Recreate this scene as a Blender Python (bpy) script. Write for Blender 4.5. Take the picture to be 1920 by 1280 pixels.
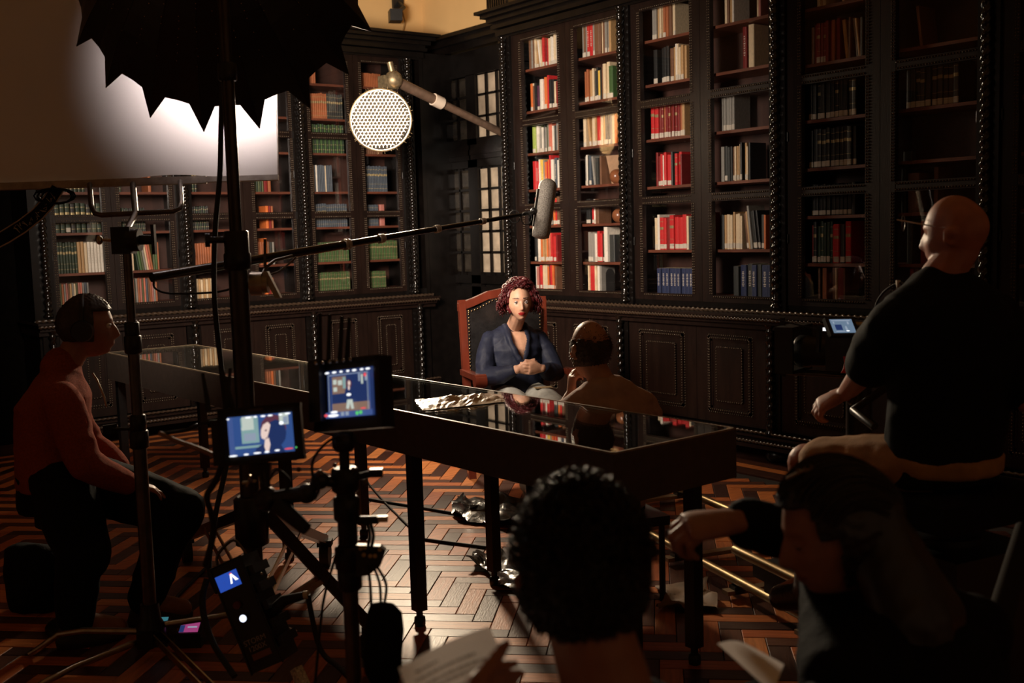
import bpy, bmesh, math, random
import numpy as np
from mathutils import Vector, Matrix, noise
random.seed(7)
for o in list(bpy.data.objects): bpy.data.objects.remove(o)
SC = bpy.context.scene
COL = SC.collection
R = math.radians

# ---------------------------------------------------------------- camera
H = 1.6; FPX = 2055.0
YAW, PITCH, ROLL = R(52.5), R(-5.73), R(-1.67)
fw = Vector((math.cos(YAW)*math.cos(PITCH), math.sin(YAW)*math.cos(PITCH), math.sin(PITCH)))
rt = fw.cross(Vector((0, 0, 1))).normalized()
up = rt.cross(fw)
rt, up = rt*math.cos(ROLL)+up*math.sin(ROLL), up*math.cos(ROLL)-rt*math.sin(ROLL)
CAMP = Vector((0, 0, H))
cd = bpy.data.cameras.new('camera'); cam = bpy.data.objects.new('camera', cd); COL.objects.link(cam)
cam.matrix_world = Matrix(((rt.x, up.x, -fw.x, 0), (rt.y, up.y, -fw.y, 0), (rt.z, up.z, -fw.z, H), (0, 0, 0, 1)))
cd.sensor_width = 36; cd.lens = FPX/1920*36; cd.clip_start = .05; cd.clip_end = 60
cd.dof.use_dof = True; cd.dof.focus_distance = 5.6; cd.dof.aperture_fstop = 3.6
SC.camera = cam

def P(x, y, d):
    """point of the place seen at pixel (x, y) of the 1920x1280 frame, d metres along the view axis"""
    return CAMP + (rt*((x-960)/FPX) - up*((y-640)/FPX) + fw)*d
def proj(p):
    v = Vector(p)-CAMP; z = v.dot(fw)
    return 960+FPX*v.dot(rt)/z, 640-FPX*v.dot(up)/z, z

# ---------------------------------------------------------------- world, lights, exposure
wd = bpy.data.worlds.new('world'); SC.world = wd; wd.use_nodes = True
wd.node_tree.nodes['Background'].inputs[0].default_value = (1.0, .72, .5, 1)
wd.node_tree.nodes['Background'].inputs[1].default_value = .0025
SC.view_settings.view_transform = 'Standard'; SC.view_settings.look = 'None'
SC.view_settings.gamma = 1; SC.view_settings.exposure = 0.0; SC.view_settings.use_curve_mapping = False
def area(name, loc, direction, sx, sy, power, col, spread=180):
    l = bpy.data.lights.new(name, 'AREA'); l.shape = 'RECTANGLE'; l.size = sx; l.size_y = sy
    l.energy = power; l.color = col; l.spread = R(spread)
    o = bpy.data.objects.new(name, l); COL.objects.link(o); o.location = loc
    o.rotation_euler = Vector(direction).to_track_quat('-Z', 'Y').to_euler()
    return o
KEYPOW, BOXPOW, LANTERN = 120, 10, 112
# lamp added behind the diffusion cloth, standing in for the light through it
KEY = area('cloth_standin_light', P(330, 130, 4.56), fw, 1.0, .85, KEYPOW, (1, .84, .69), 92)

# ---------------------------------------------------------------- helpers
def mesh_obj(name, verts, faces, mats, parent=None, smooth=None, midx=None, origin=None):
    V = np.array(verts, float).reshape(-1, 3)
    if parent is not None:
        o0 = np.array(parent['_o'])
    elif origin is not None: o0 = np.array(origin, float)
    else: o0 = np.array([(V[:, 0].min()+V[:, 0].max())/2, (V[:, 1].min()+V[:, 1].max())/2, V[:, 2].min()])
    me = bpy.data.meshes.new(name); me.from_pydata((V-o0).tolist(), [], faces)
    if not isinstance(mats, (list, tuple)): mats = [mats]
    for m in mats: me.materials.append(m)
    if smooth is not None: me.polygons.foreach_set('use_smooth', [bool(s) for s in smooth])
    if midx is not None: me.polygons.foreach_set('material_index', midx)
    me.update()
    o = bpy.data.objects.new(name, me); COL.objects.link(o)
    if parent is not None: o.parent = parent
    else: o.location = o0
    o['_o'] = [float(c) for c in o0]
    return o
def tag(o, label=None, cat=None, group=None, kind=None):
    if label: o['label'] = label
    if cat: o['category'] = cat
    if group: o['group'] = group
    if kind: o['kind'] = kind
    return o
def thing(name, loc, label, cat, group=None):
    o = bpy.data.objects.new(name, None); COL.objects.link(o); o.location = loc; o.empty_display_size = .05
    o['_o'] = [float(c) for c in loc]
    return tag(o, label, cat, group)
def frame_of(d):
    d = Vector(d).normalized(); a = Vector((0, 0, 1)) if abs(d.z) < .9 else Vector((1, 0, 0))
    x = a.cross(d).normalized(); return x, d.cross(x), d
def q3(cols):
    return [Vector(c) for c in cols]
class MB:
    def __init__(s): s.v = []; s.f = []; s.s = []; s.m = []; s.cur = 0
    def add(s, vs, fs, smooth=False):
        n = len(s.v); s.v += [tuple(v) for v in vs]
        s.f += [tuple(i+n for i in f) for f in fs]; s.s += [smooth]*len(fs); s.m += [s.cur]*len(fs)
        return s
    def box(s, c, size, ax=None):
        c = Vector(c); ax = ax or (Vector((1, 0, 0)), Vector((0, 1, 0)), Vector((0, 0, 1)))
        h = [a*(d/2) for a, d in zip(ax, size)]
        vs = [c+h[0]*i+h[1]*j+h[2]*k for k in (-1, 1) for j in (-1, 1) for i in (-1, 1)]
        fs = [(0, 2, 3, 1), (4, 5, 7, 6), (0, 1, 5, 4), (2, 6, 7, 3), (0, 4, 6, 2), (1, 3, 7, 5)]
        if ax[0].cross(ax[1]).dot(ax[2]) < 0: fs = [f[::-1] for f in fs]
        return s.add(vs, fs)
    def bar(s, a, b, w, h, upv=(0, 0, 1)):
        a, b = Vector(a), Vector(b); d = (b-a); L = d.length; d.normalize()
        x = Vector(upv).cross(d)
        if x.length < 1e-4: x = Vector((1, 0, 0))
        x.normalize(); z = d.cross(x)
        return s.box((a+b)/2, (w, L, h), (x, d, z))
    def tube(s, pts, rad, n=8, caps=True, smooth=True, closed=False):
        pts = [Vector(p) for p in pts]; N = len(pts)
        if not isinstance(rad, (list, tuple, np.ndarray)): rad = [rad]*N
        prev = None; vs = []
        for i, p in enumerate(pts):
            a = pts[(i-1) % N] if (closed or i > 0) else p; b = pts[(i+1) % N] if (closed or i < N-1) else p
            t = (b-a)
            if t.length < 1e-9: t = Vector((0, 0, 1))
            t.normalize()
            if prev is None: x, y, _ = frame_of(t)
            else:
                x = prev - t*prev.dot(t)
                if x.length < 1e-6: x = frame_of(t)[0]
                x.normalize(); y = t.cross(x)
            prev = x
            for k in range(n):
                an = 2*math.pi*k/n; vs.append(p + (x*math.cos(an)+y*math.sin(an))*rad[i])
        fs = []
        for i in range(N if closed else N-1):
            j = (i+1) % N
            for k in range(n): fs.append((i*n+k, i*n+(k+1) % n, j*n+(k+1) % n, j*n+k))
        s.add(vs, fs, smooth)
        if caps and not closed:
            s.add(vs[:n], [tuple(range(n))[::-1]]); s.add(vs[-n:], [tuple(range(n))])
        return s
    def cyl(s, a, b, r0, r1=None, n=12, smooth=True):
        return s.tube([a, b], [r0, r0 if r1 is None else r1], n, True, smooth)
    def lathe(s, o, axis, prof, n=20, smooth=True):
        x, y, z = frame_of(axis); o = Vector(o); vs = []
        for r, h in prof:
            for k in range(n):
                an = 2*math.pi*k/n; vs.append(o + z*h + (x*math.cos(an)+y*math.sin(an))*max(r, 1e-5))
        fs = [(i*n+k, i*n+(k+1) % n, (i+1)*n+(k+1) % n, (i+1)*n+k) for i in range(len(prof)-1) for k in range(n)]
        s.add(vs, fs, smooth); s.add(vs[:n], [tuple(range(n))[::-1]]); s.add(vs[-n:], [tuple(range(n))])
        return s
    def ell(s, c, r, ax=None, nu=16, nv=10, smooth=True):
        c = Vector(c); ax = ax or (Vector((1, 0, 0)), Vector((0, 1, 0)), Vector((0, 0, 1)))
        if not isinstance(r, (list, tuple)): r = (r, r, r)
        vs = [c+ax[2]*r[2]]
        for i in range(1, nv):
            th = math.pi*i/nv
            for k in range(nu):
                ph = 2*math.pi*k/nu
                vs.append(c+ax[0]*(r[0]*math.sin(th)*math.cos(ph))+ax[1]*(r[1]*math.sin(th)*math.sin(ph))+ax[2]*(r[2]*math.cos(th)))
        vs.append(c-ax[2]*r[2]); L = len(vs)-1
        fs = [(0, 1+k, 1+(k+1) % nu) for k in range(nu)]
        for i in range(nv-2):
            for k in range(nu):
                a = 1+i*nu; fs.append((a+k, a+nu+k, a+nu+(k+1) % nu, a+(k+1) % nu))
        a = 1+(nv-2)*nu; fs += [(a+(k+1) % nu, a+k, L) for k in range(nu)]
        return s.add(vs, fs, smooth)
    def prism(s, poly, o, ax, depth, smooth=False):
        """extrude 2D poly (in ax0, ax1) by depth along ax2"""
        o = Vector(o); n = len(poly)
        vs = [o+ax[0]*a+ax[1]*b for a, b in poly]+[o+ax[0]*a+ax[1]*b+ax[2]*depth for a, b in poly]
        fs = [tuple(range(n))[::-1], tuple(range(n, 2*n))]+[(i, (i+1) % n, n+(i+1) % n, n+i) for i in range(n)]
        ar = sum(poly[i][0]*poly[(i+1) % n][1]-poly[(i+1) % n][0]*poly[i][1] for i in range(n))
        if (ar < 0) != (ax[0].cross(ax[1]).dot(ax[2])*depth < 0): fs = [f[::-1] for f in fs]
        return s.add(vs, fs, smooth)
    def build(s, name, mats, parent=None, origin=None):
        return mesh_obj(name, s.v, s.f, mats, parent, s.s, s.m, origin)
WX, WY, WZ = Vector((1, 0, 0)), Vector((0, 1, 0)), Vector((0, 0, 1))

# ---------------------------------------------------------------- materials
MATS = {}
def mat(name, col, rough=.5, metal=0, spec=.5, noise_amt=0, noise_scale=20, bump=0, bump_scale=60, stretch=(1, 1, 1), emit=None, estr=0, coat=0, col2=None):
    if name in MATS: return MATS[name]
    m = bpy.data.materials.new(name); m.use_nodes = True; nt = m.node_tree; b = nt.nodes['Principled BSDF']
    b.inputs['Base Color'].default_value = (*col, 1); b.inputs['Roughness'].default_value = rough
    b.inputs['Metallic'].default_value = metal; b.inputs['Specular IOR Level'].default_value = spec
    b.inputs['Coat Weight'].default_value = coat; b.inputs['Coat Roughness'].default_value = .12
    if emit: b.inputs['Emission Color'].default_value = (*emit, 1); b.inputs['Emission Strength'].default_value = estr
    if noise_amt or bump or col2:
        tc = nt.nodes.new('ShaderNodeTexCoord'); mp = nt.nodes.new('ShaderNodeMapping'); mp.inputs['Scale'].default_value = stretch
        nt.links.new(tc.outputs['Object'], mp.inputs[0])
    if noise_amt or col2:
        n = nt.nodes.new('ShaderNodeTexNoise'); n.inputs['Scale'].default_value = noise_scale; n.inputs['Detail'].default_value = 5
        nt.links.new(mp.outputs[0], n.inputs['Vector'])
        mx = nt.nodes.new('ShaderNodeMix'); mx.data_type = 'RGBA'
        a = [c*(1-noise_amt) for c in col]; c2 = col2 or [min(1, c*(1+noise_amt)) for c in col]
        rp = nt.nodes.new('ShaderNodeMapRange'); rp.inputs[1].default_value = .3; rp.inputs[2].default_value = .7
        nt.links.new(n.outputs[0], rp.inputs[0]); nt.links.new(rp.outputs[0], mx.inputs[0])
        mx.inputs[6].default_value = (*a, 1); mx.inputs[7].default_value = (*c2, 1)
        nt.links.new(mx.outputs[2], b.inputs['Base Color'])
    if bump:
        n2 = nt.nodes.new('ShaderNodeTexNoise'); n2.inputs['Scale'].default_value = bump_scale; n2.inputs['Detail'].default_value = 4
        nt.links.new(mp.outputs[0], n2.inputs['Vector'])
        bp = nt.nodes.new('ShaderNodeBump'); bp.inputs['Strength'].default_value = bump; bp.inputs['Distance'].default_value = .01
        nt.links.new(n2.outputs[0], bp.inputs['Height']); nt.links.new(bp.outputs[0], b.inputs['Normal'])
    MATS[name] = m; return m
def glass(name, tint=(1, 1, 1), f0=.04, rough=.0):
    """thin pane: clear, with a Schlick reflection that works on both faces"""
    if name in MATS: return MATS[name]
    m = bpy.data.materials.new(name); m.use_nodes = True; nt = m.node_tree; nt.nodes.clear()
    out = nt.nodes.new('ShaderNodeOutputMaterial'); mx = nt.nodes.new('ShaderNodeMixShader'); lw = nt.nodes.new('ShaderNodeLayerWeight')
    pw = nt.nodes.new('ShaderNodeMath'); pw.operation = 'POWER'; pw.inputs[1].default_value = 5
    ma = nt.nodes.new('ShaderNodeMath'); ma.operation = 'MULTIPLY_ADD'; ma.inputs[1].default_value = 1-f0; ma.inputs[2].default_value = f0
    lw.inputs[0].default_value = .5
    t = nt.nodes.new('ShaderNodeBsdfTransparent'); g = nt.nodes.new('ShaderNodeBsdfGlossy')
    t.inputs[0].default_value = (*tint, 1); g.inputs['Roughness'].default_value = rough
    nt.links.new(lw.outputs['Facing'], pw.inputs[0]); nt.links.new(pw.outputs[0], ma.inputs[0]); nt.links.new(ma.outputs[0], mx.inputs[0])
    nt.links.new(t.outputs[0], mx.inputs[1]); nt.links.new(g.outputs[0], mx.inputs[2])
    nt.links.new(mx.outputs[0], out.inputs[0]); MATS[name] = m; return m
M_wood = mat('dark_stained_wood', (.0105, .0048, .0032), .40, spec=.3, noise_amt=.35, noise_scale=7, bump=.08, bump_scale=40, stretch=(3, 3, .5))
M_black = mat('ebonised_wood', (.0045, .0032, .0027), .30, spec=.35, noise_amt=.3, noise_scale=12)
M_polish = mat('polished_ebony', (.006, .0045, .0035), .13, noise_amt=.3, noise_scale=12)
M_panel = mat('dull_black_panelling', (.0035, .0024, .0018), .8, spec=.03, noise_amt=.3)
M_shelf = mat('reddish_shelf_wood', (.12, .035, .018), .45, noise_amt=.3, noise_scale=9, stretch=(.6, .6, 4))
M_back = mat('case_back_wood', (.04, .014, .009), .55, noise_amt=.35, noise_scale=6, stretch=(2, 2, .5))
M_glass = glass('cabinet_glass')
M_plaster = mat('ochre_plaster', (.70, .46, .20), .8, noise_amt=.06, noise_scale=2, bump=.05, bump_scale=30)
M_blackmetal = mat('black_metal', (.012, .012, .012), .38, .3, noise_amt=.2)
M_blackplastic = mat('black_plastic', (.010, .010, .010), .45, noise_amt=.2, bump=.05, bump_scale=200)
M_rubber = mat('black_rubber', (.008, .008, .008), .7, noise_amt=.2)
M_chrome = mat('worn_chrome', (.42, .37, .30), .28, 1.0, noise_amt=.2, noise_scale=30)
M_steel = mat('dull_steel', (.11, .095, .08), .38, 1.0, noise_amt=.25, noise_scale=25)
M_brass = mat('brass_tube', (.36, .26, .13), .4, 1.0, noise_amt=.2, noise_scale=14)
M_blackcloth = mat('black_cloth', (.008, .008, .009), .85, spec=.1, noise_amt=.3, bump=.2, bump_scale=90)
M_paper = mat('white_paper', (.84, .82, .83), .8, noise_amt=.05)
M_white = mat('white_label', (.54, .48, .40), .7, noise_amt=.08, noise_scale=60)
# ================================================================ room shell
X0, X1, Y0, Y1, ZC = -3.2, 6.27, -3.6, 9.5, 5.0
def struct(name, c, size, m):
    mb = MB(); mb.box(c, size); return tag(mb.build(name, m), kind='structure')
M_grout = mat('floor_joint', (.012, .006, .004), .8)
floor = MB().box(((X0+X1)/2, (Y0+Y1)/2, -.06), (X1-X0, Y1-Y0, .098)).build('floor', M_grout, origin=(0, 0, 0))
tag(floor, kind='structure')
WLEFT = struct('wall_left', ((X0+X1)/2, Y1+.1, ZC/2), (X1-X0+.4, .2, ZC), M_plaster)
WRIGHT = struct('wall_right', (X1+.1, (Y0+Y1)/2, ZC/2), (.2, Y1-Y0, ZC), M_plaster)
struct('wall_rear', ((X0+X1)/2, Y0-.1, ZC/2), (X1-X0+.4, .2, ZC), M_plaster)
struct('wall_side', (X0-.1, (Y0+Y1)/2, ZC/2), (.2, Y1-Y0, ZC), M_plaster)
struct('ceiling', ((X0+X1)/2, (Y0+Y1)/2, ZC+.1), (X1-X0+.4, Y1-Y0+.4, .2), M_plaster)

M_bounce = mat('bounce_panelling', (.56, .43, .34), .7, spec=.1, noise_amt=.3)  # pale unseen panels added to bounce fill light back into the room
mb = MB().box((X0+.02, (Y0+Y1)/2, 1.66), (.04, Y1-Y0-.1, 3.32)); tag(mb.build('bounce_panel_1', M_bounce), kind='structure')
mb = MB().box(((X0+X1)/2, Y0+.02, 1.66), (X1-X0-.1, .04, 3.32)); tag(mb.build('bounce_panel_2', M_bounce), kind='structure')
mb = MB().box((X1-.02, (Y0+1.6)/2, 1.66), (.04, 1.6-Y0-.1, 3.32)); tag(mb.build('bounce_panel_3', M_bounce), kind='structure')
# ---- herringbone parquet: planks at 45 degrees to the walls, light and dark zigzags in turn
PL, PW = .3236, .0852
def wood_plank(name, c, dark):
    return mat(name, c, .42 if not dark else .38, spec=.26, noise_amt=.28, noise_scale=9, bump=.12, bump_scale=26, stretch=(.6, 6, 1))
LIGHT = [wood_plank('light_parquet_%d' % i, c, 0) for i, c in enumerate([(.46, .135, .036), (.50, .16, .045), (.40, .10, .028), (.54, .19, .058), (.43, .12, .036)])]
DARK = [wood_plank('dark_parquet_%d' % i, c, 1) for i, c in enumerate([(.060, .022, .014), (.085, .030, .018), (.048, .018, .013), (.11, .04, .022)])]
def plank_mesh(L, W):
    g = .0011; c = .0022; h = .012
    a, b = L/2-g, W/2-g
    vs = [(-a, -b, -h), (a, -b, -h), (a, b, -h), (-a, b, -h), (-a, -b, -c), (a, -b, -c), (a, b, -c), (-a, b, -c),
          (-a+c, -b+c, 0), (a-c, -b+c, 0), (a-c, b-c, 0), (-a+c, b-c, 0)]
    fs = [(0, 1, 5, 4), (1, 2, 6, 5), (2, 3, 7, 6), (3, 0, 4, 7), (4, 5, 9, 8), (5, 6, 10, 9), (6, 7, 11, 10), (7, 4, 8, 11), (8, 9, 10, 11)]
    return vs, fs
pv, pf = plank_mesh(PL, PW)
pmesh = bpy.data.meshes.new('plank'); pmesh.from_pydata(pv, [], pf); pmesh.materials.append(LIGHT[0])
u_, v_ = Vector((1, 1, 0))/math.sqrt(2), Vector((-1, 1, 0))/math.sqrt(2)
O_ = Vector((2.580, 3.671, 0))
BX, BY = 5.42, 8.52      # the zigzag field ends here, straight border boards beyond
planks = []
rp = random.Random(3)
for k in range(-70, 62):
    for j in range(-13, 8):
        o = O_ + Vector((0, PW*math.sqrt(2)*k, 0)) + Vector((PL*math.sqrt(2)*j, 0, 0))
        for hv in (0, 1):
            if hv == 0: c = o + u_*(PL/2)+v_*(PW/2); ang = math.pi/4
            else: c = o + u_*(PL+PW/2)+v_*(PW-PL/2); ang = -math.pi/4
            if not (X0+.1 < c.x < BX-.05 and Y0+.2 < c.y < BY-.05): continue
            x, y, z = proj(c)
            vis = z > .5 and -30 < x < 1950 and 780 < y < 1330
            light = (k % 2 == 0)
            if rp.random() < .05: light = not light if rp.random() < .3 else light
            m = rp.choice(LIGHT if light else DARK)
            planks.append((vis, (FPX/z)**2*(1.6/z) if z > 0 else 0, c, ang, m, rp.uniform(-.0012, .0006), rp.uniform(-.008, .008), rp.uniform(-.004, .004)))
planks.sort(key=lambda p: (not p[0], -p[1]))
rest = MB(); RM = LIGHT+DARK
n_ind = 0
for vis, a, c, ang, m, dz, tx, ty in planks:
    if vis and n_ind < 300:
        o = bpy.data.objects.new('plank', pmesh); COL.objects.link(o); o.parent = floor
        o.location = (c.x, c.y, dz); o.rotation_euler = (tx, ty, ang)
        o.material_slots[0].link = 'OBJECT'; o.material_slots[0].material = m
        n_ind += 1
    else:
        M3 = Matrix.Rotation(ang, 3, 'Z'); rest.cur = RM.index(m)
        rest.add([M3 @ Vector(q)+Vector((c.x, c.y, dz)) for q in pv], pf)
tag(rest.build('plank_field', RM, floor), kind='stuff')
bb = MB(); k = 0          # straight border boards along both bookcases
xb = BX
for wdt, m in ((.05, 5), (.09, 5), (.085, 1), (.09, 6), (.09, 5), (.09, 7), (.09, 6), (.09, 5), (.09, 6), (.085, 5)):
    bb.cur = m; y = Y0
    while y < Y1-.01:
        L = min(rp.uniform(.9, 1.6), Y1-y); bb.box((xb+wdt/2, y+L/2, -.006), (wdt-.002, L-.002, .012)); y += L
    xb += wdt
yb = BY
for wdt, m in ((.05, 5), (.09, 5), (.085, 1), (.12, 6), (.085, 0), (.09, 7), (.09, 6), (.09, 5), (.09, 6), (.09, 5), (.09, 6)):
    bb.cur = m; x = X0
    while x < BX-.01:
        L = min(rp.uniform(.9, 1.6), BX-x); bb.box((x+L/2, yb+wdt/2, -.006), (L-.002, wdt-.002, .012)); x += L
    yb += wdt
tag(bb.build('border_boards', RM, floor), kind='stuff')

# ---- panelling, cornice and glazed double door of the far corner
mb = MB()
mb.box((X1-.02, (8.62+Y1)/2+.32, 1.66), (.04, .24, 3.32))
for a, b in ((9.42, 9.26), (7.98, 7.2)): mb.box((X1-.03, (a+b)/2, 1.66), (.06, abs(a-b), 3.32))
mb.box((X1-.025, 8.62, 3.21), (.05, 1.3, .22))
pan = mb.build('trim_1', M_black); tag(pan, kind='structure')
mb = MB()
for zz, d, h in ((3.36, .10, .06), (3.42, .16, .06), (3.465, .22, .035)): mb.box((X1-d/2, 8.35, zz), (d, 2.3, h))
for zz, d, h in ((3.36, .06, .06), (3.42, .10, .06), (3.465, .14, .035)): mb.box((-.5, Y1-d/2, zz), (5.3, d, h))
tag(mb.build('trim_2', M_black), kind='structure')
mb = MB().box((-.35, Y1-.02, 1.66), (5.6, .04, 3.32))
for i in range(10): mb.box((-2.4+i*.5, Y1-.05, 1.66), (.1, .03, 3.3))
for z in (.2, 1.0, 2.2, 3.2): mb.box((-.5, Y1-.05, z), (5.3, .028, .12))
tag(mb.build('trim_3', M_panel), kind='structure')
pipe = MB().tube([(X1-.07, 9.385, .02), (X1-.07, 9.385, 3.3)], .022, 10).build('trim_4', M_black); tag(pipe, kind='structure')
M_frost = mat('frosted_pane_pale', (.42, .34, .25), .25, noise_amt=.25, noise_scale=8)
M_frostd = mat('frosted_pane_dimmed', (.030, .024, .018), .12, noise_amt=.4, noise_scale=10)  # same glass as above, the left leaf's dim light put into the colour
def leaf(name, ya, yb, m):
    """glazed door leaf between ya > yb"""
    xw = X1-.045; W = ya-yb; root = MB()
    st = .075
    for yc in (ya-st/2, yb+st/2): root.box((xw, yc, 1.55), (.05, st, 3.08))
    for zc, h in ((.55, 1.06), (1.15, .08), (2.27, .1), (2.46, .06), (3.1, .03), (.06, .1)): root.box((xw, (ya+yb)/2, zc), (.05, W, h))
    root.box((xw-.02, (ya+yb)/2, 2.36), (.07, W+.02, .14)); root.box((xw-.035, (ya+yb)/2, 2.36), (.06, W+.02, .05))
    root.box((xw-.012, (ya+yb)/2, .62), (.05, W-.24, .72))
    cols = 3; pw = (W-2*st)/cols
    for c in range(1, cols): root.box((xw, ya-st-pw*c, 2.1), (.04, .022, 1.95))
    rows = [1.21+i*.2 for i in range(6)]; rows2 = [2.49, 2.69, 2.89, 3.085]
    for z in rows[1:-1]+rows2[1:-1]: root.box((xw, (ya+yb)/2, z), (.04, W-2*st, .022))
    d = root.build(name, M_black); tag(d, kind='structure')
    for rr in (rows, rows2):
        for i in range(len(rr)-1):
            for c in range(cols):
                yc = ya-st-pw*(c+.5)
                a, b = pw-.02, rr[i+1]-rr[i]-.02; zc = (rr[i]+rr[i+1])/2
                q = MB(); xo = X1-.04
                o3 = [(-a/2, -b/2), (a/2, -b/2), (a/2, b/2), (-a/2, b/2)]; i3 = [(s*.7, t*.72) for s, t in o3]
                vs = [(xo, yc+s, zc+t) for s, t in o3]+[(xo-.008, yc+s, zc+t) for s, t in i3]
                q.add(vs, [(4, 7, 6, 5)]+[(j, 4+j, 4+(j+1) % 4, (j+1) % 4) for j in range(4)])
                q.build('pane', m, d)
db = MB().box((X1-.008, 8.62, 1.6), (.012, 1.36, 3.2)); tag(db.build('trim_6', M_black), kind='structure')
leaf('door_1', 9.25, 8.62, M_frostd); leaf('door_2', 8.62, 7.98, M_frost)
# ---- things on the ochre wall
t = thing('security_camera', P(737, 30, 10.62), 'small black security camera mounted on the ochre wall above the corner', 'camera')
c = Vector((5.93, Y1-.02, 3.76)); t.location = c; t['_o'] = list(c)
MB().box(c+Vector((.04, 0, .12)), (.12, .03, .1)).build('mount', M_blackplastic, t)
MB().tube([c+Vector((.04, -.02, .12)), c+Vector((.03, -.12, .06)), c+Vector((-.06, -.16, .0))], .022, 8).build('arm', M_blackplastic, t)
MB().box(c+Vector((-.12, -.2, -.05)), (.12, .16, .11), (Vector((.9, -.4, 0)), Vector((.4, .9, 0)), WZ)).build('housing', M_blackplastic, t)
cb = MB().tube([c+Vector((.06, -.025, .1)), c+Vector((.11, -.01, -.05)), c+Vector((.08, -.01, -.16)), c+Vector((-.0, -.01, -.275))], .008, 6).build('camera_cable', mat('ochre_cable', (.35, .21, .08), .6))
tag(cb, 'ochre painted cable hanging below the small security camera', 'cable')
t = thing('wall_vent', (6.1, 7.98, 3.52), 'grey slatted vent box standing on the dark cornice of the right bookcase', 'vent')
MB().box((6.16, 7.98, 3.68), (.18, .3, .32)).build('housing', M_steel, t)
sm = MB()
for i in range(9): MB().box((6.062, 7.85+i*.033, 3.68), (.02, .014, .3)).build('slat', M_steel, t)
# ================================================================ round gridded lamp on a boom arm (backlight)
LC = P(714, 225, 8.8); LR = .245
LA = (Vector((1.9, 2.2, 1.3))-LC).normalized()        # where it points
t = thing('round_lamp', LC, 'glowing round lamp with a honeycomb grid hanging from a boom arm', 'lamp')
lx, ly, _ = frame_of(LA)
MB().lathe(LC-LA*.16, LA, [(.05, -.04), (.16, 0), (LR, .10), (LR, .155)], 36).build('housing', M_blackmetal, t)
ll = bpy.data.lights.new('round_lamp_light', 'AREA'); ll.shape = 'DISK'; ll.size = LR*1.94; ll.energy = LANTERN; ll.color = (1, .79, .55); ll.spread = R(118)
lo = bpy.data.objects.new('round_lamp_light', ll); COL.objects.link(lo); lo.location = LC+LA*.004; lo.rotation_euler = LA.to_track_quat('-Z', 'Y').to_euler()
g = MB(); cs = .030                                    # honeycomb of thin strips in front of the glowing face
for i in range(-12, 13):
    for j in range(-12, 13):
        cx, cy = cs*(i+.5*(j % 2))*1.0, cs*.87*j
        if math.hypot(cx, cy) > LR-.012: continue
        for k in range(3):
            a = math.pi/3*k+math.pi/6; b = a+math.pi/3; rr_ = cs*.577
            p0 = LC+lx*(cx+rr_*math.cos(a))+ly*(cy+rr_*math.sin(a))+LA*.012; p1 = LC+lx*(cx+rr_*math.cos(b))+ly*(cy+rr_*math.sin(b))+LA*.012
            g.bar(p0, p1, .0017, .010, LA)
M_grid = mat('grid_strip', (.30, .22, .12), .35, .5)
g.build('honeycomb_grid', M_grid, t)
rg = MB(); rg.tube([LC+(lx*math.cos(a)+ly*math.sin(a))*LR+LA*.01 for a in [2*math.pi*k/40 for k in range(40)]], .008, 6, closed=True)
rl = random.Random(4)
for i in range(36):
    a = rl.uniform(0, 6.283); e = lx*math.cos(a)+ly*math.sin(a); rg.tube([LC+e*LR+LA*.01, LC+e*(LR+rl.uniform(.01, .03))+LA*.012], .0022, 4)
rg.build('grid_rim', M_grid, t)
A = P(738, 150, 8.80); B_ = CAMP+(P(952, 254, 1)-CAMP)*(6.02/(P(952, 254, 1)-CAMP).x)
t = thing('lamp_boom', A, 'brown metal boom arm slanting from the round lamp to the right bookcase', 'arm')
M_pole = mat('brown_pole', (.20, .13, .09), .4, .5, noise_amt=.2)
mid = A.lerp(B_, .36)
MB().tube([A, mid], .042, 12).build('outer_tube', M_pole, t); MB().tube([mid, B_], .033, 12).build('inner_tube', M_pole, t)
MB().tube([mid-(B_-A).normalized()*.05, mid+(B_-A).normalized()*.05], .052, 12).build('tape_band', mat('pale_tape', (.6, .5, .4), .6), t)
c = MB(); c.ell(A, .075, None, 12, 8); c.cyl(A+Vector((0, 0, .02)), A+Vector((-.03, 0, .14)), .025); c.box(A+Vector((-.04, .02, -.02)), (.13, .1, .1))
c.tube([A, A+Vector((0, .03, -.08)), LC+Vector((0, 0, LR+.012))-LA*.06], .014, 8)
c.build('clamp', mat('tarnished_clamp', (.25, .19, .11), .45, .7, noise_amt=.4, noise_scale=40), t)
MB().box(B_+Vector((.03, -.045, -.03)), (.16, .07, .14)).build('end_bracket', M_blackmetal, t)
# ================================================================ carved bookcases
ZSH = {'a': [1.10, 1.336, 1.643, 1.95, 2.257, 2.61, 2.96], 'b': [1.10, 1.43, 1.904, 2.254, 2.657, 2.98],
       'c': [1.10, 1.37, 1.69, 2.01, 2.36, 2.67, 2.98]}
PANES = [(1.11, 1.77), (1.83, 2.48), (2.54, 3.19)]
def twisted(length, r=.034, turns=None, n=14):
    """rope-turned column standing on the origin"""
    turns = turns or length/.115; N = int(length*78); vs = []; fs = []
    for i in range(N+1):
        z = length*i/N; e = min(z, length-z); amp = min(1, max(0, (e-.07)/.03))
        for k in range(n):
            a = 2*math.pi*k/n
            rr = r*(.80+.20*amp*math.cos(2*(a-math.pi*2*turns*z/length/1.0)))
            if e < .07: rr = r*(1.15 if (e < .016 or .04 < e < .056) else .78)
            vs.append((rr*math.cos(a), rr*math.sin(a), z))
    for i in range(N):
        for k in range(n): fs.append((i*n+k, i*n+(k+1) % n, (i+1)*n+(k+1) % n, (i+1)*n+k))
    return vs, fs
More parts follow.
